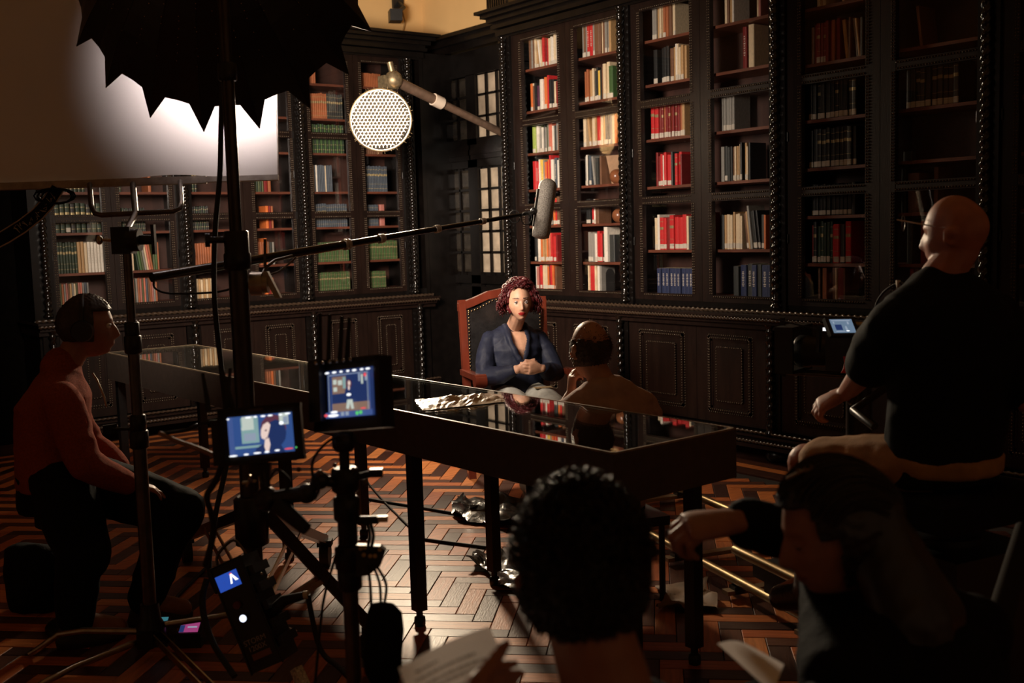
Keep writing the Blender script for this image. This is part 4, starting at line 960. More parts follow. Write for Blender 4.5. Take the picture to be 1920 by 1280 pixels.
# stand
sp = P(652, 1000, DMo+.02); 
def SS(z, dx=0, dy=0): return Vector((sp.x, sp.y, z))+rh*dx+fh*dy
t = thing('monitor_stand', (sp.x, sp.y, 0), 'black foreground stand holding both field monitors with clamps and knobs', 'stand')
ztm = P(640, 806, DMo).z; za = P(652, 900, DMo).z; zl = P(652, 1090, DMo).z
MB().tube([SS(za), SS(ztm-.004)], .0125, 12).build('spigot', M_blackmetal, t); MB().tube([SS(zl), SS(za)], .024, 14).build('upper_tube', M_blackmetal, t); MB().tube([SS(.25), SS(zl)], .019, 14).build('lower_tube', M_steel, t)
MB().lathe(SS(ztm-.02), WZ, [(.02, -.03), (.028, -.02), (.028, .01), (.022, .014)], 14).build('tilt_head', M_blackmetal, t)
for z_, r_ in ((za, .034), (za-.07, .032), (zl+.05, .034), (zl, .03)): MB().lathe(SS(z_), WZ, [(r_*.8, -.03), (r_, -.024), (r_, .024), (r_*.8, .03)], 14).build('collar', M_blackmetal, t)
c = SS(za)
MB().tube([c, c+rh*.06+WZ*.012], .009, 8).box(c+rh*.075+WZ*.015, (.03, .02, .02), (rh, fh, WZ)).build('knob', M_blackmetal, t)
MB().tube([SS(za-.10), SS(za-.10)+rh*.075], .010, 10).build('knob', M_blackmetal, t); MB().box(SS(za-.098)+rh*.085, (.025, .016, .014), (rh, fh, WZ)).build('knob_tip', mat('pale_knob', (.6, .5, .38), .4), t)
# articulated arm to the lower monitor
p0, p1, p2, p3 = SS(za-.01), P(600, 900, DMo-.02), P(575, 925, DMo-.03), P(500, 935, DMo)
MB().tube([p0, p1, p2], .014, 10).build('arm', M_blackmetal, t); MB().tube([p2, p3], [.020, .016], 12).build('arm', M_blackplastic, t); MB().tube([P(520, 945, DMo-.02), P(575, 992, DMo-.05)], [.022, .015], 12).build('arm_handle', M_rubber, t)
for p_, r_ in ((p1, .022), (p2, .024), (p3, .030)): MB().ell(p_, r_, None, 14, 10).build('ball_joint', M_blackplastic, t)
MB().tube([p3, P(492, 868, DMo+.015)], .013, 10).box(P(492, 880, DMo+.01), (.04, .02, .03), (rt, fw, up)).build('monitor_mount', M_blackmetal, t)
for (x, y, r_) in ((600, 888, .010), (628, 872, .006), (662, 880, .006), (685, 905, .008), (560, 880, .006), (470, 902, .006)): MB().ell(P(x, y, DMo-.035), (r_, r_, r_*.6), (rt, up, fw), 10, 8).build('lock_screw', M_steel, t)
MB().bar(P(455, 905, DMo), P(480, 901, DMo-.02), .006, .006).bar(P(462, 912, DMo), P(470, 890, DMo), .004, .004).build('small_lever', M_brass, t)
for k in range(3):
    a_ = 2.1*k+.4; d = rh*math.cos(a_)+fh*math.sin(a_); MB().tube([SS(.30)+d*.03, SS(.015)+d*.45], .011, 8).build('leg', M_blackmetal, t)
# cables around the monitors
def cable(name, pts, r, lab, m=None): return tag(MB().tube(smooth_path([P(*p) for p in pts]), r, 6).build(name, m or M_rubber), lab, 'cable')
cable('video_cable', ((645, 812, 2.60), (612, 830, 2.58), (588, 860, 2.57), (586, 890, 2.56), (598, 915, 2.56), (590, 935, 2.57)), .0035, 'thin black cable looping left of the upper monitor mount')
cable('video_cable', ((662, 815, 2.60), (676, 850, 2.58), (673, 880, 2.56), (660, 905, 2.55)), .0035, 'thin black cable curving right below the upper monitor')
cable('video_cable', ((420, 862, 2.66), (405, 900, 2.68), (388, 930, 2.7), (395, 960, 2.72), (400, 1000, 2.75), (385, 1060, 2.8)), .008, 'thick black cable drooping below the left edge of the lower monitor')
cable('video_cable', ((640, 1010, 2.60), (624, 1060, 2.62), (610, 1110, 2.64), (602, 1160, 2.66), (590, 1290, 2.68)), .0035, 'thin black cable hanging left of the foreground monitor stand')
cable('video_cable', ((505, 900, 2.6), (520, 880, 2.6), (545, 905, 2.6), (520, 930, 2.6), (480, 950, 2.6)), .003, 'thin cable loop under the lower monitor')
# hanging pouch and connector plate
t = thing('sandbag_pouch', P(722, 1285, 2.52), 'black drawstring pouch hanging on cords from the foreground stand', 'pouch')
vs, fs = [], []; prof = [(.004, 1128, 718), (.026, 1132, 716), (.040, 1148, 719), (.043, 1180, 720), (.044, 1230, 720), (.043, 1262, 718), (.030, 1282, 718), (.004, 1286, 718)]
for r_, y, x in prof:
    for k in range(16):
        a_ = 6.283*k/16; c = P(x, y, 2.52); w = 1+.10*math.sin(3*a_+y*.05); vs.append(c+rt*(r_*w*math.cos(a_))+fw*(r_*.6*w*math.sin(a_)))
for i in range(len(prof)-1):
    for k in range(16): fs.append((i*16+k, (i+1)*16+k, (i+1)*16+(k+1) % 16, i*16+(k+1) % 16))
mesh_obj('bag', vs, fs, M_blackcloth, t, [True]*len(fs))
for x0, x1, x2 in ((690, 694, 696), (700, 712, 714), (706, 724, 720)): MB().tube(smooth_path([P(x0, 1060, 2.55), P(x1, 1095, 2.53), P(x2, 1134, 2.52)]), .0035, 6).build('cord', M_rubber, t)
t = thing('connector_box', P(690, 1050, 2.55), 'small black box with metal connectors hung beside the monitor stand', 'box')
pl = [(668, 1022), (712, 1024), (722, 1032), (712, 1062), (690, 1078), (668, 1082)]
MB().prism([((x-690)/FPX*2.55, -(y-1050)/FPX*2.55) for x, y in pl], P(690, 1050, 2.55), (rt, up, fw), .03).build('housing', M_blackplastic, t)
for x, y in ((676, 1028), (684, 1026), (682, 1040), (694, 1042), (703, 1042), (712, 1030)): MB().cyl(P(x, y, 2.545), P(x, y, 2.53), .005, None, 10).build('connector', M_brass, t)
for x in (690, 697): MB().tube(smooth_path([P(x, 1024, 2.54), P(x+3, 1000, 2.54), P(x-6, 970, 2.55)]), .004, 6).build('cord', M_rubber, t)

# ---- lamp control box with its blue display
BC = P(470, 1130, 3.56)
Lv = (rt*.40-up*.90-fw*.10).normalized(); Wv = (rt*.86+up*.40-fw*.12); Wv = (Wv-Lv*Wv.dot(Lv)).normalized(); Nv = Wv.cross(Lv).normalized()
if Nv.dot(fw) > 0: Nv = -Nv
t = thing('lamp_control_box', P(500, 1262, 3.56), 'black lamp control box with a blue display hanging tilted on the crank stand', 'control box')
# front face corners from the photo, depth into the room
Wd, Ld, Dp = .113, .357, .14
F0 = P(393, 1068, 3.52)           # top left corner of the front face
def FB(a, b, n=0): return F0+Wv*(a*Wd)+Lv*(b*Ld)+Nv*n
MB().box(FB(.5, .5, -Dp/2), (Wd, Ld, Dp), (Wv, Lv, Nv)).build('housing', M_blackplastic, t)
side = Wv
hf = MB()
for k in range(5): hf.box(FB(1.0, .15+.17*k, -Dp/2)+Wv*.012, (.02, .03, Dp*.9), (Wv, Lv, Nv))
hf.build('cooling_fins', M_blackmetal, t)
r_ = MB()
for a in (0, 1): r_.tube([FB(a, -.01, .001), FB(a, 1.01, .001)], .0035, 6)
r_.tube([FB(-.02, 0, .001), FB(1.02, 0, .001)], .0035, 6); r_.build('edge_bumper', M_blackmetal, t)
pic(t, FB(.40, .158, .001), (Wv, -Lv, Nv), .078, .052, [(emis('display_blue', (.02, .07, .40), 1.0), rect(0, 0, 1, 1)), (E_white, [(.55, .25), (.64, .25), (.72, .66), (.80, .35), (.95, .35), (.74, .85), (.66, .85)]), (E_red, [(.60, .80), (.70, .92), (.78, .84), (.70, .84)])])
MB().cyl(FB(.43, .516, 0), FB(.43, .516, .012), .0135, None, 18).build('dial', M_blackplastic, t); MB().cyl(FB(.43, .516, .012), FB(.43, .516, .0135), .0118, None, 18).build('dial_light', emis('dial_glow', (.75, .82, 1), 1.6), t)
MB().cyl(FB(.386, .388, 0), FB(.386, .388, .010), .0125, None, 16).build('button', mat('dim_red_button', (.10, .012, .010), .4), t)
def text(name, s, size, o, ax, m_, parent, dz=.0006):
    cu = bpy.data.curves.new(name, 'FONT'); cu.body = s; cu.size = size; cu.align_x = 'CENTER'; cu.align_y = 'CENTER'; cu.extrude = .0002
    ob = bpy.data.objects.new(name, cu); COL.objects.link(ob); dg = bpy.context.evaluated_depsgraph_get(); me = ob.evaluated_get(dg).to_mesh()
    v = [o+ax[0]*q.co.x+ax[1]*q.co.y+ax[2]*(q.co.z+dz) for q in me.vertices]; f = [tuple(p.vertices) for p in me.polygons]
    bpy.data.objects.remove(ob); bpy.data.curves.remove(cu)
    return mesh_obj(name, v, f, m_, parent)
M_print = mat('grey_print', (.34, .30, .26), .6)
text('lettering', 'STORM', .024, FB(.46, .735), (Wv, -Lv, Nv), M_print, t); text('lettering', '1200X', .024, FB(.46, .80), (Wv, -Lv, Nv), M_print, t)
MB().box(FB(.50, .872, .0006), (.066, .020, .0012), (Wv, Lv, Nv)).build('sticker', mat('dull_orange_sticker', (.22, .09, .05), .6), t)
MB().tube(smooth_path([FB(.05, 0, -.05), FB(.2, -.10, -.05), FB(.8, -.16, -.05), FB(1.0, 0, -.05)]), .005, 6).build('handle', M_steel, t)
for k in range(3): MB().ell(FB(1.15+.12*k, .16+.06*k, -.03), .005, None, 8, 6).build('indicator', M_chrome, t)
pl = MB(); pl.tube([FB(1.0, .58, -.05), FB(1.55, .52, -.04), FB(2.2, .55, -.03)], [.020, .018, .013], 12); pl.build('plug', M_rubber, t); MB().tube([FB(2.2, .55, -.03), FB(2.32, .56, -.03)], .014, 12).build('plug_ring', mat('cream_ring', (.5, .44, .34), .5), t)
tag(MB().tube(smooth_path([FB(2.3, .56, -.03), P(600, 1215, 3.5), P(640, 1255, 3.45), P(680, 1300, 3.4)]), .009, 8).build('power_cable', M_rubber), 'black cable leaving the plug of the lamp control box', 'cable')
cable('power_cable', ((388, 1085, 3.52), (380, 1120, 3.5), (384, 1160, 3.48), (402, 1210, 3.44), (440, 1268, 3.38)), .011, 'thick black cable drooping left of the lamp control box')
tag(MB().bar(P(555, 1252, 3.44), P(572, 1290, 3.42), .03, .03).build('speckled_post', mat('speckled_white', (.5, .46, .40), .5, noise_amt=.6, noise_scale=120)), 'short speckled white post standing under the lamp control box', 'post')
# wireless receivers on the floor
for x, y, lab, em in ((300, 1188, 'small wireless receiver with a teal screen on the parquet', emis('receiver_teal', (.05, .22, .26), .7)), (362, 1190, 'small wireless receiver with a pink screen on the parquet', emis('receiver_pink', (.42, .06, .22), .7))):
    c = floorpt(x, y+14); t = thing('wireless_receiver', c, lab, 'receiver', 'floor receivers'); ax = (rh, fh, WZ)
    MB().box(c+WZ*.03, (.10, .13, .06), ax).build('housing', M_blackplastic, t)
    tl = (WZ*.9-fh*.44).normalized(); ty = rh.cross(tl)*-1
    if ty.z < 0: ty = -ty
    MB().box(c+WZ*.068-fh*.02, (.085, .09, .02), (rh, ty, tl)).build('screen_bezel', M_blackplastic, t)
    pic(t, c+WZ*.0795-fh*.022, (rh, ty, tl), .075, .075, [(em, rect(0, 0, 1, 1)), (E_dim, rect(0, .7, .3, 1)), (E_navy, rect(0, 0, .25, .5)), (E_dim, rect(.4, .3, .9, .4))])
    for k in range(3): MB().ell(c+rh*(.035+.008*k)+fh*-.06+WZ*(.02+.01*k), .006, None, 8, 6).build('knob', M_blackmetal, t)
# cables on the floor
def fcable(pts, r, lab): return tag(MB().tube(smooth_path([floorpt(x, y, r) for x, y in pts]), r, 6).build('floor_cable', M_rubber), lab, 'cable')
fcable(((640, 925), (700, 937), (780, 950), (870, 965), (960, 978)), .008, 'thin black cable crossing the bright parquet under the table')
fcable(((690, 905), (720, 940), (750, 970), (772, 992)), .006, 'short black cable slanting across the parquet toward the table leg')
fcable(((790, 1010), (850, 1018), (930, 1028)), .008, 'black cable on the parquet between two front table legs')
fcable(((250, 1160), (300, 1150), (340, 1110), (390, 1060)), .008, 'black cable running right from the panel stand base')
# crumpled black plastic and gel scraps under the table
def crumple(name, corners, lab, m_, hgt=.07, seed=1, n=14):
    q = [floorpt(x, y, .004) for x, y in corners]; vs, fs = [], []
    for s in (0, 1):
        for j in range(n):
            for i in range(n):
                a_, b_ = i/(n-1), j/(n-1); p = q[0].lerp(q[1], a_).lerp(q[3].lerp(q[2], a_), b_); o_ = Vector((seed*7.1, seed*3.3, 0))
                hz = abs(noise.noise(p*7+o_))*hgt+abs(noise.noise(p*19+o_))*hgt*.4
                vs.append((p.x+noise.noise(p*9+o_)*.05, p.y+noise.noise(p*8-o_)*.05, .005+hz+.004*s))
    K = n*n
    for j in range(n-1):
        for i in range(n-1):
            a_ = j*n+i; fs.append((a_, a_+n, a_+n+1, a_+1)); fs.append((K+a_, K+a_+1, K+a_+n+1, K+a_+n))
    return tag(mesh_obj(name, vs, fs, m_, None, [True]*len(fs)), lab, 'plastic sheet')
M_bplastic = mat('black_plastic_sheet', (.009, .008, .007), .2, noise_amt=.2, bump=.3, bump_scale=20)
crumple('plastic_bag', ((848, 975), (985, 1000), (990, 955), (850, 938)), 'crumpled shiny black plastic sheet on the parquet under the table', M_bplastic, .12, 1)
crumple('plastic_bag', ((875, 1062), (980, 1120), (985, 1060), (900, 1040)), 'flatter black plastic sheet nearer the camera under the table', M_bplastic, .08, 3)
crumple('paper_sheet', ((1235, 1150), (1350, 1145), (1330, 1098), (1240, 1105)), 'crumpled brown paper on the floor left of the track', mat('brown_paper', (.20, .115, .06), .7, noise_amt=.2), .05, 5)
# ================================================================ people
def remesh(mb, vox, it=4, fac=.5):
    me = bpy.data.meshes.new('tmp'); me.from_pydata([tuple(v) for v in mb.v], [], mb.f); ob = bpy.data.objects.new('tmp', me); COL.objects.link(ob)
    r_ = ob.modifiers.new('r', 'REMESH'); r_.mode = 'VOXEL'; r_.voxel_size = vox
    if it: s_ = ob.modifiers.new('s', 'SMOOTH'); s_.factor = fac; s_.iterations = it
    dg = bpy.context.evaluated_depsgraph_get(); e = ob.evaluated_get(dg); m = e.to_mesh()
    n = len(m.vertices); V = np.empty(n*3); m.vertices.foreach_get('co', V); V = V.reshape(-1, 3)
    N_ = np.empty(n*3); m.vertices.foreach_get('normal', N_); N_ = N_.reshape(-1, 3)
    Fc = [tuple(p.vertices) for p in m.polygons]; e.to_mesh_clear(); bpy.data.objects.remove(ob); bpy.data.meshes.remove(me)
    return V, N_, Fc
def loft(mb, rings, n=22):
    """rings: (centre, half-axis x, half-axis y)"""
    vs = []
    for c, a, b in rings:
        for k in range(n): q = 6.28318*k/n; vs.append(Vector(c)+a*math.cos(q)+b*math.sin(q))
    fs = [(i*n+k, i*n+(k+1) % n, (i+1)*n+(k+1) % n, (i+1)*n+k) for i in range(len(rings)-1) for k in range(n)]
    fs += [tuple(range(n))[::-1], tuple(range((len(rings)-1)*n, len(rings)*n))]
    mb.add(vs, fs, True)
def limb(mb, pts, rad, n=14):
    pts = [Vector(p) for p in pts]
    for i in range(len(pts)-1): mb.tube([pts[i], pts[i+1]], [rad[i], rad[i+1]], n)
    for p, r_ in zip(pts, rad): mb.ell(p, r_, None, n, 8)
def G(x, z, sx, sz): return math.exp(-(x/sx)**2-(z/sz)**2)
def head_local(d, fem=False, grow=0.0):
    x, y, z = .076*d[0], .097*d[1], .118*d[2]
    if d[2] < 0 and d[1] > 0:                      # fuller lower face: jaw and chin
        s0 = math.sqrt(max(1e-9, d[0]**2+d[1]**2)); s1 = math.sqrt(max(0, 1-abs(d[2])**5)); w_ = min(1, d[1]/s0*1.3)
        kk = 1+(s1/s0-1)*w_; y *= kk; x *= 1+(kk-1)*.55
    k = min(1, max(0, -z/.118)); k = k*k*(3-2*k)
    if y < 0: y *= 1-.30*k; y -= .010*math.exp(-((z-.03)/.05)**2)*(-d[1])
    x *= 1-.33*k
    if y > 0:
        f = min(1, max(0, d[1]*1.6)); ax_ = abs(x)
        y -= .006*f*(x/.06)**2
        nose = math.exp(-(x/(.0095+.004*max(0, -z/.03)))**2)*min(1, max(0, (.028-z)/.060))*min(1, max(0, (z+.052)/.014))
        y += f*(.027*nose-.006*G(x, z-.014, .014, .011)-.011*G(ax_-.031, z-.004, .016, .012)+.0045*G(ax_-.03, z-.026, .03, .008)+.004*G(ax_-.046, z+.028, .016, .014)
                + .0085*G(x, z+.066, .022, .011)-.0055*G(x, z+.067, .020, .0030)+.009*G(x, z+.103, .020, .014)-.004*G(x, z+.085, .018, .006))
    q = Vector((x, y, z))
    return q+Vector(d)*grow
def head_axes(F, U):
    F = Vector(F).normalized(); U = Vector(U); U = (U-F*U.dot(F)).normalized(); X = F.cross(U); return X, F, U
def add_head(mb, C, ax, s=1.0, nu=72, nv=60, ears=True):
    C = Vector(C); vs = []
    def tw(q): return C+(ax[0]*q.x+ax[1]*q.y+ax[2]*q.z)*s
    vs.append(tw(head_local((0, 0, 1))))
    for i in range(1, nv):
        th = math.pi*i/nv
        for k in range(nu):
            ph = 2*math.pi*k/nu; vs.append(tw(head_local((math.sin(th)*math.cos(ph), math.sin(th)*math.sin(ph), math.cos(th)))))
    vs.append(tw(head_local((0, 0, -1)))); L = len(vs)-1
    fs = [(0, 1+k, 1+(k+1) % nu) for k in range(nu)]
    for i in range(nv-2):
        for k in range(nu): a = 1+i*nu; fs.append((a+k, a+nu+k, a+nu+(k+1) % nu, a+(k+1) % nu))
    a = 1+(nv-2)*nu; fs += [(a+(k+1) % nu, a+k, L) for k in range(nu)]
    mb.add(vs, fs, True)
    if ears:
        for sd in (-1, 1):
            e = (ax[0]*sd*.9+ax[1]*-.42).normalized(); c = C+(ax[0]*(.077*sd)+ax[1]*-.012+ax[2]*-.012)*s
            mb.ell(c, (.011*s, .021*s, .033*s), ((ax[0]*sd*.55+ax[1]*.4).normalized(), (ax[1]*.85-ax[0]*sd*-.5).normalized(), ax[2]), 12, 10)
            mb.ell(c+ax[2]*.014*s-ax[1]*.006*s+ax[0]*sd*.006*s, (.008*s, .016*s, .018*s), ax, 10, 8)
def add_hand(mb, W, D, N_, S, curl, s=1.0, spread=.0, thumb=(.62, .62, .35), tcurl=.3):
    """W wrist, D finger direction, N_ palm normal, S thumb side"""
    W = Vector(W); D = Vector(D).normalized(); S = Vector(S); S = (S-D*S.dot(D)).normalized(); N_ = D.cross(S)*(1 if D.cross(S).dot(Vector(N_)) > 0 else -1)
    loft(mb, [(W-D*.02*s, S*.024*s, N_*.018*s), (W+D*.015*s, S*.028*s, N_*.018*s), (W+D*.05*s, S*.038*s, N_*.017*s), (W+D*.085*s, S*.041*s, N_*.014*s), (W+D*.098*s, S*.038*s, N_*.011*s)], 16)
    for i, (o, L, r_) in enumerate(((.030, .074, .0088), (.0100, .083, .0090), (-.0100, .078, .0086), (-.030, .060, .0078))):
        p = W+D*(.088-.006*abs(i-1.2))*s+S*o*s; an = 0; d = (D+S*spread*(1.5-i)).normalized(); pts = [p-D*.012*s, p]
        c = curl[i] if isinstance(curl, (list, tuple)) else curl
        for f, ca in ((.46, .55*c), (.30, 1.0*c), (.24, .7*c)):
            an += ca; dd = d*math.cos(an)+N_*math.sin(an); p = p+dd*(L*f*s); pts.append(p)
        limb(mb, pts, [r_*1.12*s, r_*1.08*s, r_*s, r_*.92*s, r_*.78*s], 10)
    p = W+D*.022*s+S*.026*s; t0 = (D*thumb[0]+S*thumb[1]+N_*thumb[2]).normalized(); t1 = (t0+D*tcurl-S*tcurl*.7+N_*.15).normalized()
    limb(mb, [p-S*.008*s, p+t0*.040*s, p+t0*.040*s+t1*.032*s, p+t0*.040*s+t1*.058*s], [.0145*s, .0115*s, .0100*s, .0082*s], 10)
def skin(name, c, rough=.5):
    m = mat(name, c, rough, noise_amt=.12, noise_scale=30, bump=.05, bump_scale=300)
    b = m.node_tree.nodes['Principled BSDF']; b.inputs['Subsurface Weight'].default_value = .08; b.inputs['Subsurface Radius'].default_value = (.01, .004, .002); b.inputs['Subsurface Scale'].default_value = 1.0
    return m
def skin_mesh(name, mb, vox, mats, parent, pick=None, it=3, wr=0, wscale=9, wstretch=(1, 1, 1)):
    V, N_, Fc = remesh(mb, vox, it)
    if wr:
        for i in range(len(V)):
            q = Vector(V[i]); w = noise.noise(Vector((q.x*wscale*wstretch[0], q.y*wscale*wstretch[1], q.z*wscale*wstretch[2]))); w2 = noise.noise(q*wscale*2.3+Vector((9, 3, 1)))
            V[i] += N_[i]*(wr*(1-2*abs(w))+wr*.5*w2)
    mi = None
    if pick is not None:
        mi = []
        for f in Fc: mi.append(pick(Vector(V[list(f)].mean(axis=0))))
    return mesh_obj(name, V, Fc, mats, parent, [True]*len(Fc), mi)
def hl(p, C, ax, s): v = (Vector(p)-Vector(C))/s; return v.dot(ax[0]), v.dot(ax[1]), v.dot(ax[2])
def face_pick(C, ax, s, lips=True, brows=True):
    def f(p):
        x, y, z = hl(p, C, ax, s)
        if y > .05:
            if lips and abs(x) < .024 and abs(z+.066) < .0115*(1-(x/.027)**2): return 1
            if brows and .012 < abs(x) < .052 and abs(z-(.030-.06*(abs(x)-.030)**2/.03)) < .0032: return 2
        return 0
    return f
def eyes(t, C, ax, s, look=(0, 0), iris=(.05, .03, .02)):
    M_eye = mat('eye_white', (.75, .70, .66), .2); M_ir = mat('iris_brown', iris, .15); M_lid = mat('eye_shadow_lid', (.10, .045, .035), .5)
    for sd in (-1, 1):
        c = Vector(C)+(ax[0]*(.031*sd)+ax[1]*.0775+ax[2]*.004)*s
        MB().ell(c, .0118*s, ax, 16, 12).build('eye', M_eye, t)
        d = (ax[1]+ax[0]*look[0]+ax[2]*look[1]).normalized(); MB().ell(c+d*.0075*s, (.0068*s, .0052*s, .0068*s), head_axes(d, ax[2]), 12, 8).build('iris', M_ir, t)
        l = MB(); l.tube([c+(ax[0]*(q*.0135)+ax[2]*(.0068*math.cos(q*1.35))+ax[1]*(.0105*math.cos(q*1.1)))*s for q in [-1, -.6, -.2, .2, .6, 1]], .0020*s, 6); l.build('eyelid', M_lid, t)
def strands(mb, roots, n, r, fn):
    for i in range(n): mb.tube(fn(i), r, 4, caps=False)
M_skinF = skin('skin_fair', (.62, .34, .22)); M_skinM = skin('skin_tan', (.42, .20, .125)); M_skinD = skin('skin_deep', (.30, .13, .08)); M_skinR = skin('skin_ruddy', (.36, .135, .08))
M_lip = mat('red_lipstick', (.33, .020, .020), .35); M_brow = mat('brow_brown', (.07, .03, .02), .7)
M_haird = mat('hair_dark', (.010, .0075, .006), .35, noise_amt=.3)

# ---------------------------------------------------------------- armchair and seated woman
DW = 6.8
HFc = (-fh*.95+rh*.28).normalized(); HRc = HFc.cross(WZ)          # chair faces; its own right hand side
CH = PV(972, 700, 6.95, 0)
def CC(r_, f, z): return CH+HRc*r_+HFc*f+WZ*z
t = thing('armchair', CH, 'red wooden armchair with studded black leather back under the seated woman', 'chair')
M_redwood = mat('red_varnished_wood', (.12, .022, .011), .22, noise_amt=.25, noise_scale=10, stretch=(1, 1, .3), coat=.4)
M_leather = mat('black_leather', (.012, .011, .011), .28, noise_amt=.3, bump=.15, bump_scale=70)
cax = (HRc, HFc, WZ)
MB().box(CC(0, .02, .42), (.54, .52, .06), cax).build('seat_frame', M_redwood, t)
sc_ = MB(); loft(sc_, [(CC(0, .03, .445), HRc*.25, HFc*.25), (CC(0, .03, .475), HRc*.26, HFc*.26), (CC(0, .03, .50), HRc*.22, HFc*.22)], 28); sc_.build('seat_cushion', M_leather, t)
for sd in (-1, 1):
    MB().bar(CC(.265*sd, -.24, 0), CC(.27*sd, -.27, .55), .05, .05, HFc).bar(CC(.27*sd, -.27, .53), CC(.275*sd, -.33, 1.165), .045, .045, HFc).build('back_post', M_redwood, t)
    MB().tube([CC(.25*sd, .26, .0), CC(.25*sd, .265, .2), CC(.25*sd, .26, .42)], [.020, .026, .030], 10).build('front_leg', M_redwood, t)
    MB().bar(CC(.29*sd, .19, .44), CC(.30*sd, .17, .68), .04, .045, HFc).build('arm_support', M_redwood, t)
    a = MB(); a.bar(CC(.285*sd, -.28, .70), CC(.305*sd, .16, .715), .055, .035); a.cyl(CC(.305*sd-.038, .20, .70), CC(.305*sd+.038, .20, .70), .040, None, 18) if False else None
    a.cyl(CC(.305*sd, .20, .70)-HRc*.036, CC(.305*sd, .20, .70)+HRc*.036, .042, None, 18); a.build('armrest', M_redwood, t)
pts = [(-.30, 1.145), (-.20, 1.175), (-.10, 1.215), (0, 1.23), (.10, 1.215), (.20, 1.175), (.30, 1.145)]
MB().prism([(x, z) for x, z in pts]+[(x, z-.052) for x, z in pts[::-1]], CC(0, -.35, 0), (HRc, WZ, HFc), .045).build('top_rail', M_redwood, t)
lb = [(-.25, .56), (.25, .56), (.25, 1.10)]+[(x*.83, z-.055) for x, z in pts[::-1]]+[(-.25, 1.10)]
MB().prism(lb, CC(0, -.325, 0), (HRc, WZ, HFc), .05).build('leather_back', M_leather, t)
sd_ = MB()
for i in range(len(lb)):
    a, b = lb[i], lb[(i+1) % len(lb)]; L = math.hypot(b[0]-a[0], b[1]-a[1]); n = max(1, int(L/.022))
    for k in range(n): q = k/n; sd_.ell(CC(0, -.274, 0)+HRc*((a[0]+(b[0]-a[0])*q)*.97)+WZ*(a[1]+(b[1]-a[1])*q-.004), .0065, None, 6, 5)
tag(sd_.build('stud_row', mat('dull_brass_stud', (.35, .24, .12), .3, 1.0), t), kind='stuff')

Cw = P(974, 566, DW); axw = head_axes(-fh*.97+rh*.13+WZ*-.02, WZ+rh*-.03); sw = .98
t = thing('person', CC(0, .05, 0), 'woman with curly red hair in navy blouse seated in the red armchair', 'person')
BW = CH+HFc*.02                                                      # torso axis
def TW(r_, f, z): return BW+HRc*r_+HFc*f+WZ*z
nk = Cw-axw[2]*.10*sw-axw[1]*.02
hipZ = .555; shZ = .955
S_ = {s: TW(.160*s, -.10, shZ-.035) for s in (-1, 1)}
E_ = {-1: TW(-.235, .02, .70), 1: TW(.235, .02, .70)}
Wr = {-1: TW(-.085, .20, .755), 1: TW(.075, .20, .755)}
mb = MB(); add_head(mb, Cw, axw, sw)
limb(mb, [nk+axw[2]*.03, TW(0, -.09, .99)], [.046, .052])
rings = [(TW(0, -.06, .50), HRc*.16, HFc*.11), (TW(0, -.07, .62), HRc*.135, HFc*.095), (TW(0, -.08, .74), HRc*.13, HFc*.095), (TW(0, -.08, .86), HRc*.145, HFc*.10), (TW(0, -.09, .945), HRc*.155, HFc*.07), (TW(0, -.09, .985), HRc*.09, HFc*.055)]
loft(mb, rings)
for s in (-1, 1):
    limb(mb, [S_[s], E_[s], Wr[s]], [.045, .036, .024]); limb(mb, [TW(.09*s, -.02, hipZ), TW(.10*s, .44, .53), TW(.10*s, .46, .09), TW(.10*s, .58, .05)], [.07, .055, .04, .035])
hd = (HRc*1.0+HFc*.25+WZ*-.06)
add_hand(mb, Wr[-1], HRc+HFc*.30+WZ*.05, -HFc*.6-WZ*.4, WZ*.9+HFc*.2, [.55, .6, .6, .6], .98, 0, (.8, .35, .2))
add_hand(mb, Wr[1]+WZ*.006, -HRc+HFc*.22+WZ*.0, -HFc*.7-WZ*.2, WZ*.9+HFc*.2, [.65, .7, .7, .7], .98, 0, (.8, .35, .2))
skin_mesh('body', mb, .0042, [M_skinF, M_lip, M_brow], t, face_pick(Cw, axw, sw), 2)
eyes(t, Cw, axw, sw, (.18, .02))
mb = MB()                                                            # navy wrap blouse
rg = [(TW(0, -.04, .52), HRc*.185, HFc*.135), (TW(0, -.05, .62), HRc*.168, HFc*.125), (TW(0, -.065, .74), HRc*.165, HFc*.125), (TW(0, -.07, .86), HRc*.17, HFc*.122), (TW(0, -.09, .935), HRc*.172, HFc*.092), (TW(0, -.10, .975), HRc*.135, HFc*.066), (TW(0, -.105, 1.005), HRc*.075, HFc*.05)]
loft(mb, rg)
for s in (-1, 1):
    limb(mb, [S_[s]+WZ*.005, S_[s].lerp(E_[s], .35)+HRc*.012*s, E_[s], E_[s].lerp(Wr[s], .5)-WZ*.008, E_[s].lerp(Wr[s], .86)], [.050, .058, .058, .054, .036])
    a = S_[s]+WZ*.02-HRc*.06*s; 
    limb(mb, [TW(.062*s, -.075, 1.00), TW(.058*s, .0, .93), TW(.035*s, .055, .84), TW(.0, .07, .775)], [.022, .020, .018, .016])
V, N_, Fc = remesh(mb, .0065, 3)
